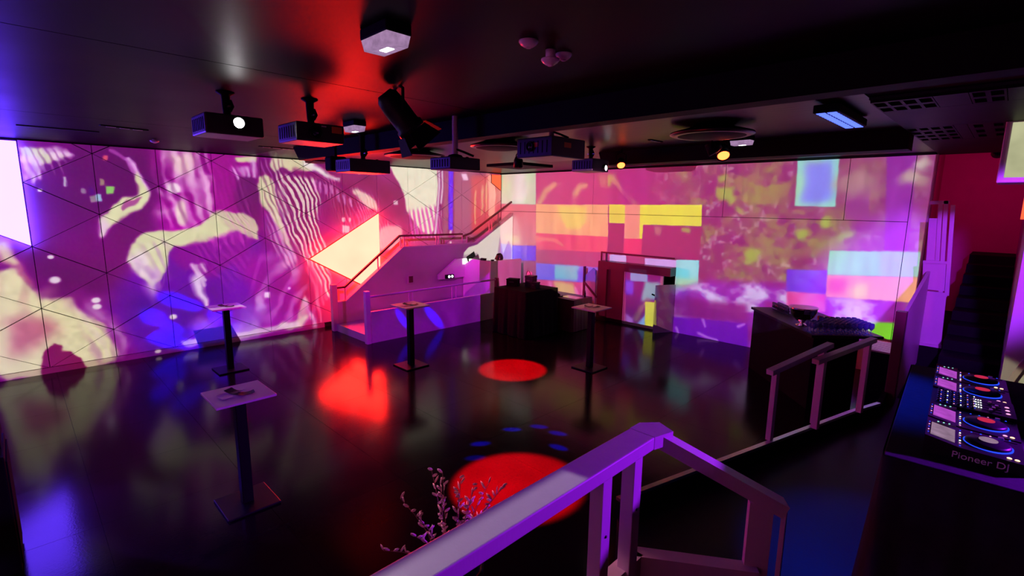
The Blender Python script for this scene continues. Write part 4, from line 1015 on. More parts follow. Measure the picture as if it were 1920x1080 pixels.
def person():
    t = thing('person', 'person with short black hair and dark clothes sitting behind the reception counter', 'person', (-9.62, 9.20, 0), rz=-.7)
    vs_ = [(0, 0, .52), (0, 0, .75), (0, .01, 1.0), (0, .0, 1.13), (0, -.01, 1.22), (0, -.03, 1.30),
           (.17, 0, 1.08), (.22, -.06, .85), (.16, -.28, .80), (.13, -.36, .80),
           (-.17, 0, 1.08), (-.22, -.06, .85), (-.16, -.28, .80), (-.13, -.36, .80),
           (.10, -.05, .50), (.12, -.42, .50), (.12, -.42, .08), (.12, -.54, .04),
           (-.10, -.05, .50), (-.12, -.42, .50), (-.12, -.42, .08), (-.12, -.54, .04)]
    ed = [(0, 1), (1, 2), (2, 3), (3, 4), (4, 5), (3, 6), (6, 7), (7, 8), (8, 9), (3, 10), (10, 11), (11, 12), (12, 13), (0, 14), (14, 15), (15, 16), (16, 17), (0, 18), (18, 19), (19, 20), (20, 21)]
    rad = [.15, .14, .16, .12, .055, .06, .07, .05, .04, .035, .07, .05, .04, .035, .09, .07, .05, .045, .09, .07, .05, .045]
    me = bpy.data.meshes.new('body'); me.from_pydata(vs_, ed, []); me.update()
    o = bpy.data.objects.new('body', me); C.objects.link(o)
    o.modifiers.new('skin', 'SKIN')
    for i, r in enumerate(rad):
        me.skin_vertices[0].data[i].radius = (r, r * .85)
        me.skin_vertices[0].data[i].use_root = (i == 0)
    ss = o.modifiers.new('sub', 'SUBSURF'); ss.levels = 1; ss.render_levels = 1
    dg = bpy.context.evaluated_depsgraph_get()
    ev = bpy.data.meshes.new_from_object(o.evaluated_get(dg))
    bpy.data.objects.remove(o)
    bm = bmesh.new(); bm.from_mesh(ev)
    r = bmesh.ops.create_uvsphere(bm, u_segments=20, v_segments=14, radius=1.0)
    for v in r['verts']:
        n = v.co.copy(); k = 1 - .22 * max(0, -n.z)
        v.co = Vector((n.x * .077 * k, n.y * .098 * k - .015, n.z * .118 + 1.425))
        if n.y < -.75 and abs(n.x) < .3 and -.35 < n.z < .1:
            v.co.y -= .018
    for sx in (-1, 1):
        r = bmesh.ops.create_uvsphere(bm, u_segments=8, v_segments=6, radius=.026)
        for v in r['verts']:
            v.co = Vector((v.co.x * .4 + sx * .078, v.co.y * .7 - .005, v.co.z + 1.42))
        r = bmesh.ops.create_uvsphere(bm, u_segments=8, v_segments=6, radius=.013)
        for v in r['verts']:
            v.co = Vector((v.co.x + sx * .03, v.co.y * .6 - .104, v.co.z * .6 + 1.43))
    r = bmesh.ops.create_cone(bm, segments=8, radius1=.016, radius2=.006, depth=.045, cap_ends=True)
    for v in r['verts']:
        v.co = Vector((v.co.x, v.co.y - .115 + (v.co.z < 0) * -.006, v.co.z + 1.405))
    r = bmesh.ops.create_uvsphere(bm, u_segments=10, v_segments=6, radius=.022)
    for v in r['verts']:
        v.co = Vector((v.co.x, v.co.y * .4 - .098, v.co.z * .3 + 1.365))
    bm.to_mesh(ev); bm.free()
    ev.materials.clear(); ev.materials.append(M['skin'])
    b = bpy.data.objects.new('body', ev); C.objects.link(b); b.parent = t
    bm = bmesh.new(); r = bmesh.ops.create_uvsphere(bm, u_segments=22, v_segments=14, radius=1.0)
    for v in bm.verts:
        n = v.co.copy()
        v.co = Vector((n.x * .086, n.y * .106 - .008, n.z * .122 + 1.432 + .008 * math.sin(9 * n.x + 5 * n.y)))
    dl = [v for v in bm.verts if v.co.z < 1.36 or (v.co.y < -.06 and v.co.z < 1.485)]
    bmesh.ops.delete(bm, geom=dl, context='VERTS')
    hm = bpy.data.meshes.new('hair'); bm.to_mesh(hm); bm.free(); hm.materials.append(M['hair'])
    h = bpy.data.objects.new('hair', hm); C.objects.link(h); h.parent = t
    MB().lathe([(.06, 1.24), (.10, 1.18), (.19, 1.10), (.20, .9), (.17, .7), (.18, .5)], n=20, mat=Matrix.Diagonal((1, .75, 1))).build('shirt', M['shirt'], t)
    return t
pp = person()
sk = thing('stool', 'dark stool behind the reception counter', 'stool', (-9.62, 9.20, 0))
MB().lathe([(.0, .40), (.16, .40), (.165, .43), (.0, .44)], n=20).build('seat', M['black'], sk)
for k in range(4):
    a_ = PI / 4 + k * PI / 2
    MB().tube([(.1 * math.cos(a_), .1 * math.sin(a_), .40), (.17 * math.cos(a_), .17 * math.sin(a_), 0)], .012, 6).build('leg', M['darkmetal'], sk)

# ------------------------------------------------------------------ doorway in the back wall
d = thing('doorway', 'low dark portal in the back wall with one dark and one lit leaf', 'doorway')
MB().box(-7.18, -5.24, 10.26, 10.54, 1.30, 1.49).build('lintel', M['maroon'], d)
MB().box(-7.18, -6.92, 10.26, 10.54, 0, 1.30).build('jamb', M['maroon'], d)
MB().box(-6.92, -6.48, 10.34, 10.38, 0.004, 1.30).build('dark_leaf', M['maroon'], d)
lf = MB().box(-6.48, -5.46, 10.36, 10.40, 0.004, 1.30).build('lit_leaf', M['wall'], d)
MB().tube([(-5.56, 10.31, .74), (-5.56, 10.33, .80), (-5.70, 10.33, .84)], .018, 8).build('handle', M['black'], lf)
MB().box(-6.46, -6.44, 10.345, 10.362, 0.01, 1.29).build('edge_strip', M['white'], lf)
MB().prism([(-5.50, 10.10), (-5.26, 10.52), (-5.22, 10.50), (-5.46, 10.08)], 0.003, 1.10, 'z').build('open_leaf', M['parapet'], d)
rl = MB()
rl.bar((-7.20, 10.40, 1.70), (-5.24, 10.40, 1.70), .03, .03); rl.bar((-7.19, 10.40, 1.49), (-7.19, 10.40, 1.70), .025, .025); rl.bar((-7.05, 10.40, 1.49), (-7.05, 10.40, 1.70), .02, .02)
rl.build('guard_rail', M['maroon'], d)
g = thing('swing_gate', 'pale panel with a dark diagonal arm left of the doorway', 'gate')
MB().prism([(-7.52, .12), (-7.22, .12), (-7.22, 1.25), (-7.30, 1.30), (-7.52, 1.10)], 10.22, 10.26, 'y').build('panel', M['parapet'], g)
MB().box(-7.57, -7.53, 10.18, 10.24, 0, 1.32).build('post', M['maroon'], g)
MB().bar((-7.53, 10.19, .92), (-7.14, 10.19, .58), .03, .055, (0, 1, 0)).build('arm', M['maroon'], g)
MB().bar((-7.50, 10.20, .10), (-7.10, 10.10, .04), .04, .04).build('foot', M['black'], g)
MB().box(-7.255, -7.225, 10.20, 10.222, 1.14, 1.24).build('latch', M['white'], g)

# ------------------------------------------------------------------ black equipment tables near the reception
def draped(name, label, x0, x1, y0, y1, h, flare, m):
    t = thing(name, label, 'table', ((x0 + x1) / 2, (y0 + y1) / 2, 0))
    hx, hy = (x1 - x0) / 2, (y1 - y0) / 2
    MB().box(-hx, hx, -hy, hy, h - .02, h, .006).build('table_top', m, t)
    mb = MB(); n = 96; rg = []
    for zi, z in enumerate((h - .004, h * .66, h * .33, .01)):
        ring = []
        for k in range(n):
            u = 4 * k / n; s_ = int(u); f = u - s_
            cx = [(-1 + 2 * f, -1), (1, -1 + 2 * f), (1 - 2 * f, 1), (-1, 1 - 2 * f)][s_]
            off = flare * zi / 3 * (1 + .7 * math.sin(k * 1.31) * math.sin(k * .37 + 1))
            nx, ny = [(0, -1), (1, 0), (0, 1), (-1, 0)][s_]
            ring.append((cx[0] * hx + nx * (.008 + off), cx[1] * hy + ny * (.008 + off), z))
        rg.append(ring)
    vs_ = [v for r_ in rg for v in r_]
    mb.add(vs_, [(i * n + k, i * n + (k + 1) % n, (i + 1) * n + (k + 1) % n, (i + 1) * n + k) for i in range(3) for k in range(n)], True)
    mb.build('table_cloth', m, t)
    return t
draped('draped_table', 'table draped to the floor in black cloth beside the reception counter', -8.05, -7.05, 7.55, 8.55, 1.02, .05, M['cloth'])
draped('side_table', 'lower dark red draped table right of the black one', -7.75, -6.75, 8.75, 9.45, .74, .02, M['maroon'])
tag(MB().box(-.22, .22, -.16, .16, 0, .004).build('paper_sheet', M['paperwhite'], None, (-7.02, 9.02, .742)), 'white paper sheets on the lower dark red table', 'paper')
case('camera_bag', 'black camera bag at the left end of the black draped table', (-7.86, 7.95, 1.02), .26, .2, .17, .4, 'cloth', 'bag')
case('amplifier', 'tall black equipment case in the middle of the black draped table', (-7.50, 8.15, 1.02), .20, .2, .26, .2)
case('control_box', 'small black case right of the tall one on the draped table', (-7.27, 8.05, 1.02), .14, .16, .15, .1)
t = thing('desk_lamp', 'thin wire lamp with curved arms on the black draped table', 'lamp', (-7.72, 8.30, 1.02))
MB().lathe([(.0, 0), (.06, 0), (.05, .02), (.0, .025)], n=16).build('base', M['black'], t)
for s_ in (-1, 1):
    MB().tube([(s_ * .02, 0, .02), (s_ * .07, 0, .15), (s_ * .06, 0, .27), (s_ * .015, 0, .33)], .006, 6).build('arm', M['black'], t)
MB().box(-.09, .09, .02, .03, .03, .31, .003).build('reflector', M['white'], t)
cs = thing('cable_pile', 'dark pile of folded fabric and cables on the lower table', 'fabric', (-7.55, 8.9, .74))
MB().lathe([(.0, 0), (.26, 0), (.24, .05), (.12, .11), (.0, .13)], n=14, mat=Matrix.Diagonal((1.1, .5, 1))).build('fold', M['cloth'], cs)
MB().tube([(.1, -.1, .03), (.25, -.12, .03), (.38, -.02, .02), (.3, .08, .02)], .012, 6).build('cable', M['black'], cs)
tag(MB().lathe([(.0, 0), (.02, 0), (.02, .09), (.008, .12), (.008, .15), (.0, .15)], n=12).build('bottle', M['blackgloss'], None, (-6.84, 9.30, .742)), 'small dark bottle standing on the lower red table', 'bottle')

# ------------------------------------------------------------------ bar counter with glasses
BA = Vector((-1.80, 7.76, 0)); ux = Vector((-.676, .737, 0)).normalized(); uy = Vector((.737, .676, 0)).normalized()
br = thing('bar_counter', 'black angled bar counter in front of the right end of the back wall', 'bar', (BA.x, BA.y, 0), rz=math.atan2(ux.y, ux.x))
# local x along the front (towards the back wall), local -y towards the wall side
MB().box(0, 1.92, -.66, -.04, 0.002, 1.06).build('front_body', M['black'], br)
MB().box(-.02, 1.95, -.98, .0, 1.06, 1.10, .006).build('counter_top', M['blackgloss'], br)
def bl(x, y, z=1.1):
    v = br.matrix_basis @ Vector((x, y, z)); return v
br.matrix_basis = Matrix.Translation((BA.x, BA.y, 0)) @ Matrix.Rotation(math.atan2(ux.y, ux.x), 4, 'Z')
wine = MB().lathe([(.0, 0), (.030, .002), (.028, .006), (.004, .012), (.004, .065), (.02, .08), (.034, .105), (.036, .13), (.031, .165), (.0295, .165), (.0345, .13), (.032, .107), (.018, .084), (.0, .08)], n=12).mesh('wine_glass'); wine.materials.append(M['bluelight_glass'])
tumb = MB().lathe([(.0, 0), (.027, 0), (.033, .11), (.031, .11), (.025, .008), (.0, .008)], n=12).mesh('tumbler'); tumb.materials.append(M['glass'])
rnd = random.Random(8)
for i in range(6):
    for j in range(11):
        x = .05 + i * .078 + rnd.uniform(-.002, .002); y = -.06 - j * .078 + rnd.uniform(-.002, .002)
        if x > .24 and j < 4:
            continue
        p = bl(x, y)
        o = share(wine, 'wine_glass', None, (p.x, p.y, 1.1005), (0, 0, rnd.uniform(0, 6)))
        tag(o, 'clear stemmed glass in the cluster at the near end of the bar', 'glass', 'stemmed glasses on the bar')
for i in range(13):
    for j in range(2):
        p = bl(1.35 + i * .044, -.35 - j * .09)
        o = share(tumb, 'tumbler', None, (p.x, p.y, 1.1005)); o.scale = (.6, .6, .95)
        tag(o, 'narrow clear glass in the row at the far end of the bar', 'glass', 'narrow glasses at the far end of the bar')
p = bl(.58, -.17)
bw = thing('ice_bowl', 'polished steel footed bowl on the bar counter', 'bowl', (p.x, p.y, 1.10))
MB().lathe([(.0, .0), (.09, .0), (.085, .012), (.03, .03), (.025, .05), (.08, .075), (.15, .14), (.185, .22), (.19, .27), (.196, .275), (.192, .262), (.18, .215), (.145, .145), (.07, .09), (.0, .08)], n=40).build('bowl', M['chrome'], bw)
MB().lathe([(.188, .268), (.200, .272), (.200, .282), (.188, .282)], n=40).build('rim', M['chrome'], bw)
for k, (x, y) in enumerate(((.62, -.46), (.60, -.58))):
    p = bl(x, y)
    tag(MB().lathe([(.0, 0), (.032, 0), (.043, .13), (.045, .135), (.041, .13), (.03, .006), (.0, .006)], n=18).build('cup', M['redplastic'], None, (p.x, p.y, 1.1005)), ('red plastic cup behind the steel bowl', 'second red plastic cup right of the first behind the bowl')[k], 'cup', 'red cups on the bar')
# lower wash-up shelf of the bar with rows of upturned glasses
sh = thing('drip_shelf', 'lower bar shelf with ribbed drip mat beside the white post', 'shelf', (-1.04, 8.52, 0))
MB().box(-.16, .12, -.42, .30, .0, .93).build('body', M['black'], sh)
for k in range(9):
    MB().box(-.15, .11, -.40 + k * .075, -.36 + k * .075, .931, .958, .006).build('rib', M['metal'], sh)

# ------------------------------------------------------------------ front handrail at the platform edge
fr = thing('handrail', 'broad white wooden handrail with posts in the foreground', 'handrail')
rail_l = MB().box(-1.59, -1.41, -1.6, 2.70, 1.345, 1.43, .008)
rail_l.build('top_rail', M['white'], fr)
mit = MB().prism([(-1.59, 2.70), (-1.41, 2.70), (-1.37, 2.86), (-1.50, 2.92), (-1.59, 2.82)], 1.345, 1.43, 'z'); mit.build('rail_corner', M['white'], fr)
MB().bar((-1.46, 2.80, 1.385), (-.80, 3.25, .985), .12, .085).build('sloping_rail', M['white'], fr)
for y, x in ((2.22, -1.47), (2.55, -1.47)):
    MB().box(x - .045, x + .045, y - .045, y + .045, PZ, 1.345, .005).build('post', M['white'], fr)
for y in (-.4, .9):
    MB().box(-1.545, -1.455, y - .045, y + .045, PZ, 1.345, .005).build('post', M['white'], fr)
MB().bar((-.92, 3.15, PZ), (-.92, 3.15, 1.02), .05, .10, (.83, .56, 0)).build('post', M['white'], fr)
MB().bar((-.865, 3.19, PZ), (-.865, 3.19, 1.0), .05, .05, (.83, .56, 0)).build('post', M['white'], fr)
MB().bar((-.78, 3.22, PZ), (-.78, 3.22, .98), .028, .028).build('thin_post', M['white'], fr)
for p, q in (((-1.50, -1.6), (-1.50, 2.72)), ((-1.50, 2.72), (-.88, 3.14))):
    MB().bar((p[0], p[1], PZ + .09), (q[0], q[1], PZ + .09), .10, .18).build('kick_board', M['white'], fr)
bolt = MB().lathe([(.0, 0), (.009, 0), (.009, .004), (.0, .005)], n=10, mat=Matrix.Rotation(PI / 2, 3, 'Y')).mesh('bolt'); bolt.materials.append(M['darkmetal'])
for y, z in ((2.22, .98), (2.55, 1.0)):
    share(bolt, 'bolt', fr, (-1.424, y, z))

# two short handrails standing on the platform kerb
def kerb_rail(label, p, q, posts):
    t = thing('kerb_handrail', label, 'handrail', group='short handrails on the platform kerb')
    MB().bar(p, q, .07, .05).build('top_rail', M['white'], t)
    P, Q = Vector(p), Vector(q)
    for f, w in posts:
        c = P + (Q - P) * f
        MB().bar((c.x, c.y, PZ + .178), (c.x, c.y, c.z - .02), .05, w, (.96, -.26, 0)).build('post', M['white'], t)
kerb_rail('left one of the two short white handrails on the platform kerb', (-1.47, 5.00, 1.29), (-1.20, 5.99, 1.43), ((.10, .05), (.86, .06)))
kerb_rail('right one of the two short white handrails nearest the white post', (-1.235, 5.60, 1.32), (-.935, 6.68, 1.41), ((.12, .06), (.90, .055)))

# post and panel beside the stairs
ct = thing('partition_post', 'dark stained post with a pale partition panel before the stairs', 'partition')
MB().box(-.89, -.78, 7.66, 7.78, PZ, 1.60, .006).build('post', M['maroon'], ct)
MB().prism([(7.79, PZ), (9.75, PZ + .1), (9.75, 1.93), (7.79, 1.58)], -.83, -.79, 'x').build('panel', M['white'], ct)

# dark stairs up on the right with violet-lit rails
ds = thing('dark_stairs', 'black stairs climbing between the red wall and the right wall', 'staircase')
for k in range(11):
    y0 = 8.05 + k * .46
    MB().box(-.50, .115, y0, 13.68, PZ * 0 + .003 if k == 0 else PZ + .148 * k, PZ + .148 * (k + 1)).build('step', M['black'], ds)
struct(MB().box(-.955, -.505, 9.74, 13.6, 0.002, .78).build('floor_stair_base', M['black']), 'black base beside the stairs')
rg = thing('stair_balustrade', 'white balustrade of panels and rails at the foot of the dark stairs', 'balustrade')
MB().prism([(-.80, .80), (-.54, .80), (-.57, 1.62), (-.86, 1.62)], 9.80, 9.86, 'y').build('panel', M['white'], rg)
MB().prism([(-.86, 1.64), (-.60, 1.64), (-.63, 2.05), (-.90, 2.05)], 9.84, 9.90, 'y').build('panel', M['white'], rg)
MB().prism([(-.87, 2.07), (-.76, 2.07), (-.78, 2.72), (-.91, 2.72)], 9.88, 9.93, 'y').build('panel', M['white'], rg)
for a_, b_, w in (((-.64, 9.86, 1.60), (-.74, 9.86, 2.98), .05), ((-.735, 9.87, 2.05), (-.80, 9.87, 2.95), .035), ((-.565, 9.84, 1.58), (-.655, 9.84, 2.92), .06)):
    MB().bar(a_, b_, w, .05).build('upright', M['white'], rg)
MB().bar((-.93, 9.86, 2.95), (-.70, 9.86, 2.96), .05, .05).build('rail', M['white'], rg)
MB().bar((-.87, 9.82, 1.60), (-.56, 9.82, 1.585), .06, .05).build('rail', M['white'], rg)
MB().bar((-.90, 9.84, 2.06), (-.62, 9.84, 2.07), .05, .04).build('rail', M['white'], rg)
MB().bar((-.80, 9.79, .79), (-.53, 9.79, .80), .07, .04).build('rail', M['white'], rg)

# right-hand wall fittings
tv = thing('wall_display', 'pale lit display box high at the right edge', 'display')
MB().box(-.17, .10, 6.98, 7.55, 3.12, 3.72, .01).build('casing', M['white'], tv)
MB().box(-.12, .09, 6.972, 6.982, 3.17, 3.69).build('screen', M['tv'], tv)
ot = thing('wall_light', 'slim orange triangular light on the right wall', 'wall light')
MB().prism([(8.8, 3.0), (9.15, 3.26), (9.15, 2.74)], .06, .118, 'x').build('diffuser', M['orange_panel'], ot)
ch = thing('folding_frame', 'pale angular folding frame leaning at the right wall', 'frame')
for a_, b_ in (((.18, 7.40, 1.02), (.36, 7.40, .62)), ((.15, 7.40, .92), (.28, 7.40, 1.30)), ((.28, 7.40, 1.30), (.44, 7.40, .92)), ((.15, 7.40, .92), (.30, 7.40, .58))):
    MB().bar(a_, b_, .03, .05).build('bar', M['white'], ch)
MB().prism([(.17, .90), (.27, 1.22), (.42, .92), (.30, .62)], 7.42, 7.45, 'y').build('panel', M['paperwhite'], ch)
MB().bar((.18, 7.41, .90), (.22, 7.41, PZ), .03, .03).build('leg', M['darkmetal'], ch); MB().bar((.40, 7.41, .90), (.42, 7.41, PZ), .03, .03).build('leg', M['darkmetal'], ch)

# tall black loudspeaker at the left edge
sk_ = thing('loudspeaker', 'tall black loudspeaker stack at the left edge of the picture', 'loudspeaker', (-5.36, -.42, 0))
MB().box(-.30, .28, -.30, .21, .0, .95, .012).build('bass_cabinet', M['black'], sk_)
MB().box(-.28, .26, -.28, .19, .955, 1.93, .012).build('top_cabinet', M['black'], sk_)
MB().box(-.24, .22, .19, .20, 1.0, 1.88).build('grille', M['cloth'], sk_); MB().box(-.26, .24, .21, .22, .05, .90).build('grille', M['cloth'], sk_)
for k in range(3):
    MB().tube([(-.1 + k * .1, .05, 1.93), (-.1 + k * .1, .05, 1.99)], .014, 8).build('connector', M['darkmetal'], sk_)
MB().bar((.262, .0, 1.50), (.262, .10, 1.44), .02, .05).build('handle', M['metal'], sk_)

# ------------------------------------------------------------------ ceiling projectors
def projector(label, x0, x1, y0, y1, z0, z1, front='+x', lens=None, lit=None, pole='black', sticker=True, rear=False):
    cx, cy = (x0 + x1) / 2, (y0 + y1) / 2
    t = thing('projector', label, 'projector', (cx, cy, z0), 'ceiling projectors')
    hx, hy, h = (x1 - x0) / 2, (y1 - y0) / 2, z1 - z0
    b_ = MB().box(-hx, hx, -hy, hy, 0, h, .012).build('casing', M['proj'], t)
    ax = front[1]; sg = 1 if front[0] == '+' else -1
    rot = Matrix.Rotation(sg * PI / 2, 3, 'Y') if ax == 'x' else Matrix.Rotation(-sg * PI / 2, 3, 'X')
    lx = (sg * hx, lens[0] - cy, lens[1] - z0) if ax == 'x' else (lens[0] - cx, sg * hy, lens[1] - z0)
    MB().lathe([(.0, -.01), (.058, -.01), (.058, .022), (.044, .03), (.040, .012)], n=24, mat=rot).build('lens_ring', M['blackgloss'], t, lx)
    MB().lathe([(.0, .012), (.040, .012), (.034, .02), (.0, .026)][::1], n=20, mat=rot).build('lens', lit or M['lens_dark'], t, lx)
    if sticker:
        if ax == 'x':
            MB().box(hx, hx + .003, hy * .45, hy * .88, h * .55, h * .9).build('warning_label', M['sticker'], t)
            MB().box(hx, hx + .003, hy * .02, hy * .22, h * .82, h * .88).build('name_plate', M['ink'], t)
        else:
            MB().box(-hx * .1, hx * .25, -hy - .003, -hy, h * .5, h * .72).build('warning_label', M['sticker'], t)
            MB().box(hx, hx + .003, -hy * .3, hy * .1, h * .5, h * .75).build('warning_label', M['sticker'], t)
    vt = MB().box(0, .012, -.003, 0, 0, h * .6).build('vent_slot', M['black'], t, (-hx * .8, -hy, h * .2))
    for k in range(1, 7):
        share(vt.data, 'vent_slot', t, (-hx * .8 + k * hx * .25, -hy, h * .2))
    for px_, py_ in ((.3, .6), (-.5, -.5)):
        MB().lathe([(.0, 0), (.02, 0), (.016, .018), (.0, .02)], n=12).build('adjuster_knob', M['black'], t, (hx * px_, hy * py_, h))
    if rear:
        MB().box(-hx - .02, -hx, -hy * .5, hy * .1, .02, h - .02, .006).build('rear_lens_housing', M['blackgloss'], t)
    top = HC - z0
    if pole == 'black':
        MB().tube([(0, 0, h), (.01, 0, h + .06)], .03, 10).build('mount_neck', M['black'], t)
        MB().tube([(.02, .02, h + .05), (.03, .04, h + .09), (.01, .03, h + .14)], .014, 8).build('cable', M['black'], t)
        MB().lathe([(.0, top), (.07, top), (.07, top - .01), (.035, top - .03), (.03, h + .05), (.0, h + .05)][::-1], n=16).build('ceiling_mount', M['black'], t)
        MB().bar((-.06, 0, h + .085), (.07, 0, h + .085), .01, .012).build('clamp_screw', M['metal'], t)
    else:
        MB().tube([(0, 0, h), (0, 0, top)], .03, 12).build('mount_pole', M['white'], t)
        MB().lathe([(.0, h), (.09, h), (.07, h + .03), (.0, h + .05)], n=16).build('mount_plate', M['black'], t)
        MB().tube([(.02, .0, h + .09), (.09, .05, h + .06), (.16, .12, h + .02)], .012, 8).build('cable', M['black'], t)
    return t
projector('projector with a brightly lit white lens hanging at the left', -5.00, -4.60, 1.18, 1.62, 3.38, 3.54, '+x', (1.423, 3.478), M['lens_white'], sticker=False)
projector('unlit projector with an orange label right of the lit one', -4.75, -4.35, 1.79, 2.22, 3.362, 3.52, '+x', (1.95, 3.44), rear=True)
projector('black projector under the near end of the ceiling beam', -6.40, -6.0, 3.12, 3.70, 3.232, 3.40, '-x', (3.40, 3.31), sticker=False)
projector('projector hanging from a white pole in front of the ceiling beam', -4.42, -4.07, 3.20, 3.60, 3.195, 3.32, '+y', (-4.24, 3.26), pole='white', sticker=False)
projector('large dark projector with an orange label in mid ceiling', -4.22, -3.68, 4.3, 4.9, 3.38, 3.60, '-y', (-4.0, 3.5), pole='white')
projector('projector with a small white lit lens near the back wall', -4.98, -4.58, 6.3, 6.72, 3.36, 3.55, '+x', (6.62, 3.42), M['lens_small'], sticker=False)

# theatre spotlight with yoke and barn doors
sl_ = thing('theatre_spotlight', 'black theatre spotlight with barn doors hanging from the ceiling', 'spotlight', (-3.56, 2.28, 3.56))
ad = Vector((.16, .62, -.75)).normalized(); R3 = ad.to_track_quat('Z', 'Y').to_matrix()
MB().lathe([(.0, -.17), (.06, -.17), (.09, -.13), (.10, -.05), (.10, .12), (.115, .13), (.115, .17), (.10, .17), (.095, .15), (.0, .15)], n=24, mat=R3).build('can', M['blackgloss'], sl_)
MB().lathe([(.0, .155), (.09, .155), (.0, .158)], n=20, mat=R3).build('lens', M['led_red'], sl_)
for k in range(4):
    dm = R3 @ Matrix.Rotation(k * PI / 2, 3, 'Z')
    vs_ = [dm @ Vector(v) for v in ((-.08, .115, .17), (.08, .115, .17), (.12, .17, .30), (-.12, .17, .30), (-.08, .12, .17), (.08, .12, .17), (.12, .175, .30), (-.12, .175, .30))]
    MB().add(vs_, [(0, 1, 2, 3), (7, 6, 5, 4), (0, 4, 5, 1), (1, 5, 6, 2), (2, 6, 7, 3), (3, 7, 4, 0)]).build('barn_door', M['black'], sl_)
yk = MB(); sd = R3 @ Vector((1, 0, 0))
yk.tube([sd * .115, sd * .12 + Vector((0, 0, .16)), Vector((0, 0, .21)), sd * -.12 + Vector((0, 0, .16)), sd * -.115], .013, 8).build('yoke', M['black'], sl_)
MB().tube([(0, 0, .20), (0, 0, HC - 3.56)], .02, 8).build('hanging_bolt', M['black'], sl_)
MB().tube([sd * .05 + Vector((0, 0, .16)), sd * .10 + Vector((0, -.08, .10)), Vector((0, -.12, .0))], .008, 6).build('cable', M['black'], sl_)

def par_can(label, loc, aim, glow_m, cat='spotlight', size=1.0, name='par_lamp', top=None):
    t = thing(name, label, cat, loc)
    a_ = (Vector(aim) - Vector(loc)).normalized(); R = a_.to_track_quat('Z', 'Y').to_matrix()
    s_ = size
    MB().lathe([(.0, -.12 * s_), (.05 * s_, -.12 * s_), (.075 * s_, -.06 * s_), (.08 * s_, .06 * s_), (.072 * s_, .06 * s_), (.068 * s_, .045 * s_), (.0, .045 * s_)], n=22, mat=R).build('can', M['blackgloss'], t)
    MB().lathe([(.0, .046 * s_), (.068 * s_, .046 * s_), (.0, .056 * s_)], n=20, mat=R).build('lens', glow_m, t)
    sd = R @ Vector((1, 0, 0)); hh = (top or HC) - loc[2]
    MB().tube([sd * .085 * s_, sd * .09 * s_ + Vector((0, 0, hh * .6)), Vector((0, 0, hh * .8)), sd * -.09 * s_ + Vector((0, 0, hh * .6)), sd * -.085 * s_], .009, 8).build('yoke', M['black'], t)
    MB().tube([(0, 0, hh * .78), (0, 0, hh)], .014, 8).build('hanging_bolt', M['black'], t)
    return t
par_can('amber lamp glowing under the beam in front of the back wall', (-2.86, 6.85, 3.56), (-2.3, 6.0, 2.6), M['amber'], size=1.1)
par_can('smaller amber lamp beside the lit projector lens near the back wall', (-4.62, 7.12, 3.52), (-4.0, 6.4, 2.7), M['amber'], size=.9)
par_can('black lamp making the round red pool in mid floor', (-5.85, 6.0, 3.50), (-5.87, 5.95, 0), M['led_red'])
par_can('blue moving lamp mounted over the bar side', (-2.92, 6.62, 3.60), (-9, 4, .5), M['led_blue'])
par_can('violet wash lamp above the booth side facing the stairs', (.55, 4.08, 3.5), (-.7, 9.6, 1.6), M['uv'])
vw = par_can('violet wash lamp on the black wall behind the booth facing the handrail', (1.34, 4.62, 2.24), (-1.4, 1.9, 1.3), M['uv'], top=2.46)
MB().bar((0, 0, .20), (.16, 0, .20), .03, .03).build('wall_bracket', M['black'], vw)
par_can('violet wash lamp at the near left end of the ceiling', (-7.75, -1.72, 3.4), (-5.3, 0, 0), M['uv'])
par_can('red lamp hanging in the stairwell', (-.3, 11.05, 3.75), (-.6, 13.6, 2.9), M['led_red'], top=4.3)

# emergency lights on the ceiling
def emergency(label, c, rz):
    t = thing('ceiling_emergency_light', label, 'emergency light', (c[0], c[1], HC), 'ceiling emergency lights', rz)
    MB().box(-.13, .13, -.075, .075, -.055, 0, .006).build('base', M['black'], t)
    cv = MB(); vs_ = [(-.125, -.07, -.055), (.125, -.07, -.055), (.125, .07, -.055), (-.125, .07, -.055), (-.115, -.06, -.11), (.115, -.06, -.11), (.115, .06, -.11), (-.115, .06, -.11)]
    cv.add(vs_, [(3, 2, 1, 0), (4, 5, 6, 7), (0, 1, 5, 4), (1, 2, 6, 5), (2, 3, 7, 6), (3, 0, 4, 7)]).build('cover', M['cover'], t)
    MB().box(-.03, .05, -.02, .02, -.114, -.110).build('lit_tube', M['led_white'], t)
    MB().box(-.16, -.13, -.01, .01, -.02, 0).build('bracket', M['redplastic'], t)
    return t
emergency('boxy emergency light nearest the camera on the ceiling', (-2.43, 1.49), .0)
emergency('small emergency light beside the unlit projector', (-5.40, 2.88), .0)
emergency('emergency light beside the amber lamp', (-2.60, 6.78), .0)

def detector(label, c, drop=0.0, r=.055):
    t = thing('smoke_detector', label, 'smoke detector', (c[0], c[1], HC), 'ceiling detectors')
    if drop:
        MB().lathe([(.0, 0), (.03, 0), (.028, -drop), (.0, -drop)][::-1], n=16).build('stem', M['acryl'], t)
    MB().lathe([(.0, -drop - .035), (.025, -drop - .034), (r * .8, -drop - .022), (r, -drop - .008), (r, -drop), (.0, -drop)], n=22).build('cap', M['acryl'], t)
    MB().lathe([(.0, -drop - .042), (.014, -drop - .04), (.016, -drop - .034)], n=12).build('sensor', M['paperwhite'], t)
detector('smoke detector left of the cluster of three', (-2.03, 2.15))
detector('smoke detector hanging lowest in the cluster of three', (-2.05, 2.36), .05)
detector('smoke detector right of the cluster of three', (-2.04, 2.47), 0, .05)
detector('small dome sprinkler head near the left wall', (-9.30, 1.69), .02, .06)

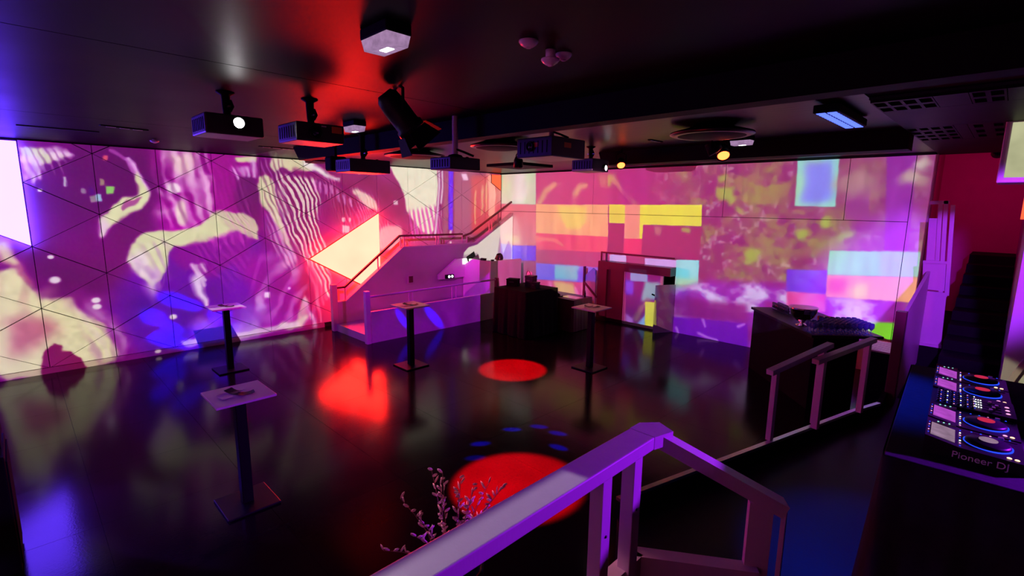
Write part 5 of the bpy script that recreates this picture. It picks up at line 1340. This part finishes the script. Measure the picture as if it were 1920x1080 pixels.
def slot_plate(label, p, q):
    t = thing('ceiling_vent', label, 'vent', (p[0], p[1], HC), 'slotted ceiling vents', math.atan2(q[1] - p[1], q[0] - p[0]))
    L_ = math.hypot(q[0] - p[0], q[1] - p[1])
    MB().box(0, L_, -.03, .03, -.012, 0, .003).build('plate', M['black'], t)
    for k in range(3):
        MB().box(L_ * (.12 + .28 * k), L_ * (.32 + .28 * k), -.012, .012, -.018, -.012, .002).build('slot', M['acryl'], t)
slot_plate('three-slot ceiling vent left of the lit projector', (-8.05, .92), (-8.15, 1.42))
slot_plate('three-slot ceiling vent above the left wall streaks', (-8.95, 3.05), (-8.95, 3.62))
slot_plate('three-slot ceiling vent above the back wall', (-2.55, 9.1), (-3.1, 9.1))
slot_plate('short slotted vent between the ceiling beams', (-3.65, 6.3), (-3.65, 6.62))
tk = MB().box(-8.9, -8.87, .2, 1.0, HC - .012, HC).build('trim_5', M['gap']); struct(tk)

# round flat ceiling speaker, then two black discs standing in for ceiling shadows
def disc(label, c, r):
    t = thing('ceiling_disc', label, 'speaker', (c[0], c[1], HC), 'round ceiling speakers')
    MB().lathe([(.0, -.13), (r * .55, -.125), (r * .9, -.10), (r, -.085), (r, -.07), (r * .6, -.02), (r * .5, 0), (.0, 0)], n=36).build('shell', M['black'], t)
    MB().lathe([(r * .9, -.106), (r * 1.01, -.09), (r * 1.01, -.078), (r * .9, -.09)], n=36).build('rim', M['darkmetal'], t)
disc('round black ceiling speaker near the left wall streaks', (-7.55, 5.15), .52)
disc('round black disc in place of a ceiling shadow between the projectors', (-5.35, 5.1), .42)
disc('round black disc in place of a ceiling shadow near the amber lamp', (-2.55, 5.75), .45)
bx_ = thing('hanging_cabinet', 'small rounded black cabinet under the left end of the beam', 'loudspeaker', (-6.75, 3.30, 3.27))
MB().box(-.10, .10, -.12, .12, 0, .20, .03).build('cabinet', M['black'], bx_); MB().tube([(0, 0, .2), (0, 0, HC - 3.27)], .02, 8).build('bracket', M['black'], bx_); MB().box(.10, .104, -.09, .09, .03, .17).build('grille', M['cloth'], bx_)
fb = thing('flat_panel_fixture', 'flat black hanging panel left of the back wall projector', 'fixture', (-6.35, 6.55, 3.50))
MB().box(-.42, .42, -.42, .42, 0, .05, .006).build('panel', M['black'], fb); MB().tube([(0, 0, .05), (0, 0, HC - 3.5)], .015, 8).build('rod', M['black'], fb)

# blue LED batten
lb = thing('led_batten', 'blue glowing grid batten on the ceiling at the right', 'light fixture', (-1.25, 5.58, HC), rz=PI / 2)
MB().box(-.55, .55, -.10, .10, -.09, -.02, .008).build('housing', M['black'], lb)
for s_ in (-.2, .2):
    MB().box(s_ - .01, s_ + .01, -.02, .02, -.02, 0).build('bracket', M['black'], lb)
cell = None
for i in range(13):
    for j in range(2):
        if cell is None:
            cell = MB().box(-.026, .026, -.034, .034, -.006, 0, .002).build('led_cell', M['uv'], lb, (-.51 + i * .085, -.042 + j * .084, -.09))
        else:
            share(cell.data, 'led_cell', lb, (-.51 + i * .085, -.042 + j * .084, -.09))

# ------------------------------------------------------------------ dried plant behind the foreground rail
pl = thing('potted_plant', 'dried plant with small round pink leaves behind the foreground handrail', 'plant', (-2.22, 1.72, 0))
MB().lathe([(.0, 0), (.13, 0), (.15, .03), (.20, .45), (.21, .62), (.19, .62), (.17, .55), (.0, .54)], n=28).build('pot', M['black'], pl)
bm = bmesh.new(); bmesh.ops.create_icosphere(bm, subdivisions=1, radius=1.0)
for v in bm.verts:
    v.co = Vector((v.co.x * .016, v.co.y * .005, v.co.z * .024 + .024))
lm = bpy.data.meshes.new('leaf'); bm.to_mesh(lm); bm.free(); lm.materials.append(M['leaf'])
for p_ in lm.polygons:
    p_.use_smooth = True
rnd = random.Random(21)
for k in range(19):
    a_ = rnd.uniform(0, 2 * PI); rad = rnd.uniform(.05, .46) * (1 if math.sin(a_) > 0 else .85)
    tip = Vector((math.cos(a_) * rad * .75, math.sin(a_) * rad * 1.15, rnd.uniform(.92, 1.24) - .15 * rad))
    bs = Vector((math.cos(a_) * .05, math.sin(a_) * .05, .52))
    mid = bs.lerp(tip, .5) + Vector((0, 0, .05)) - Vector((math.cos(a_), math.sin(a_), 0)) * rad * .12
    P = [bs, bs.lerp(mid, .5) + Vector((0, 0, .02)), mid, mid.lerp(tip, .5) + Vector((0, 0, .012)), tip]
    MB().tube(P, .0042, 5, .002).build('stem', M['stem'], pl)
    for i in range(9):
        f = .42 + .58 * i / 8
        u = f * 4; s_ = min(3, int(u)); c = P[s_].lerp(P[s_ + 1], u - s_)
        ang = i * 2.4 + k
        share(lm, 'leaf', pl, c[:], (.7 * math.cos(ang), .7 * math.sin(ang), ang + 1), (1, 1, rnd.uniform(.8, 1.25)))

# ------------------------------------------------------------------ disc jockey booth
DJR = math.radians(3.2); DJ0 = Vector((-.20, 3.50, 0))
def dj(x, y, z=0):
    return (DJ0.x + x * math.cos(DJR) - y * math.sin(DJR), DJ0.y + x * math.sin(DJR) + y * math.cos(DJR), z)
bt = draped('booth_table', 'disc jockey table covered in black cloth on the platform', 0, .92, 0, 2.2, 1.5 - PZ, .05, M['boothcloth'])
bt.location = dj(.30, .92, PZ); bt.rotation_euler = (0, 0, DJR)
ZT = 1.502
def led(x, y, m, par, r=.006, z=.078):
    MB().lathe([(.0, .003), (r * .7, .0025), (r, .0), (.0, 0)][::-1], n=8).build('indicator', m, par, (x, y, z))
def player(label, k, scr, text=False, lit=True):
    t = thing('media_player', label, 'media player', dj(0, k * .352, ZT), 'media players in the booth', DJR)
    MB().prism([(.0, .0), (.41, .0), (.41, .065), (.15, .075), (.0, .105)], .008, .335, 'y').build('casing', M['blackgloss'], t)
    MB().add([(.022, .05, .1035), (.128, .05, .084), (.128, .255, .084), (.022, .255, .1035), (.022, .05, .1005), (.128, .05, .081), (.128, .255, .081), (.022, .255, .1005)], [(0, 1, 2, 3), (7, 6, 5, 4), (0, 4, 5, 1), (1, 5, 6, 2), (2, 6, 7, 3), (3, 7, 4, 0)]).build('screen', scr, t)
    jg = MB().lathe([(.0, .03), (.045, .03), (.05, .027), (.085, .024), (.095, .016), (.098, .0), (.0, 0)][::-1], n=32).build('jog_wheel', M['blackgloss'], t, (.265, .17, .0685))
    MB().lathe([(.0, .0325), (.04, .0325), (.04, .030), (.0, .030)][::-1], n=24).build('jog_display', M['led_red'] if lit else M['screen_pale'], jg)
    MB().lathe([(.098, .001), (.104, .001), (.104, .006), (.098, .006)][::-1], n=32).build('jog_ring', M['led_blue'], jg)
    led(.375, .045, M['led_warm'], t, .011, .068); led(.345, .045, M['led_pink'] if k % 2 else M['led_warm'], t, .011, .07)
    for i in range(7):
        led(.15 + .0 * i, .03 + i * .042, [M['led_blue'], M['led_pink'], M['led_white']][(i + k) % 3], t, .0045, .078)
    for i in range(5):
        led(.20 + i * .04, .315, [M['led_blue'], M['led_blue'], M['led_pink']][i % 3], t, .005, .073)
        led(.012, .06 + i * .045, [M['led_blue'], M['led_pink']][i % 2], t, .004, .106)
    MB().bar((.20, .306, .072), (.39, .306, .0665), .008, .004).build('tempo_slot', M['black'], t)
    MB().box(.31, .335, .296, .316, .068, .084, .003).build('tempo_fader', M['metal'], t)
    MB().box(.02, .13, .262, .30, .096, .1015).build('usb_flap', M['darkmetal'], t)
    for i in range(3):
        led(.05 + i * .025, .285, M['green_led'], t, .005, .102)
    if text:
        cu = bpy.data.curves.new('lettering', 'FONT'); cu.body = 'Pioneer DJ'; cu.size = .052; cu.extrude = .0008; cu.align_x = 'LEFT'
        tmp = bpy.data.objects.new('lettering_curve', cu); C.objects.link(tmp)
        me = bpy.data.meshes.new_from_object(tmp.evaluated_get(bpy.context.evaluated_depsgraph_get()))
        bpy.data.objects.remove(tmp); me.materials.clear(); me.materials.append(M['ink'])
        o = bpy.data.objects.new('lettering', me); C.objects.link(o); o.parent = t; o.location = (.12, .007, .014); o.rotation_euler = (PI / 2, 0, 0)
    return t
player('media player nearest the camera with lettering on its side', 0, M['screen_pale'], True, False)
player('second media player from the camera in the booth', 1, M['screen_pink'])
player('media player just beyond the mixer in the booth', 3, M['screen_pink'])
player('farthest media player in the booth', 4, M['screen_pink'])
mx_ = thing('dj_mixer', 'mixer full of knobs between the media players in the booth', 'mixer', dj(0, 2 * .352, ZT), rz=DJR)
MB().prism([(.0, .0), (.41, .0), (.41, .085), (.0, .095)], .008, .335, 'y').build('casing', M['blackgloss'], mx_)
knob = None
for c in range(6):
    for r_ in range(6):
        x, y = .035 + r_ * .034, .035 + c * .053
        if knob is None:
            knob = MB().lathe([(.0, .016), (.006, .016), (.009, .0), (.0, 0)][::-1], n=10).build('knob', M['darkmetal'], mx_, (x, y, .093))
        else:
            share(knob.data, 'knob', mx_, (x, y, .093 - x * .02))
        led(x + .014, y + .013, [M['led_blue'], M['led_blue'], M['led_pink'], M['led_white']][(c * 2 + r_) % 4], mx_, .0035, .0945 - x * .02)
for c in range(4):
    MB().box(.255, .345, .06 + c * .055, .066 + c * .055, .0875, .0895).build('fader_slot', M['black'], mx_)
    MB().box(.285 + (c % 3) * .015, .303 + (c % 3) * .015, .052 + c * .055, .075 + c * .055, .089, .102, .002).build('fader', M['metal'], mx_)
    for i in range(5):
        led(.25 - i * .012, .09 + c * .055, [M['led_white'], M['led_pink']][i > 2], mx_, .004, .0905)
for i in range(3):
    led(.375, .08 + i * .07, M['led_pink'], mx_, .012, .0865)
hp = thing('headphones', 'dark headphones lying at the right end of the booth table', 'headphones', dj(.62, .62, ZT))
MB().tube([(.09 * math.cos(a_), .09 * math.sin(a_), .03) for a_ in [PI * i / 10 for i in range(11)]], .009, 6).build('band', M['black'], hp)
for s_ in (-1, 1):
    MB().lathe([(.0, .0), (.04, .0), (.042, .02), (.03, .035), (.0, .036)], n=16).build('ear_cup', M['blackgloss'], hp, (s_ * .09, -.01, .0))
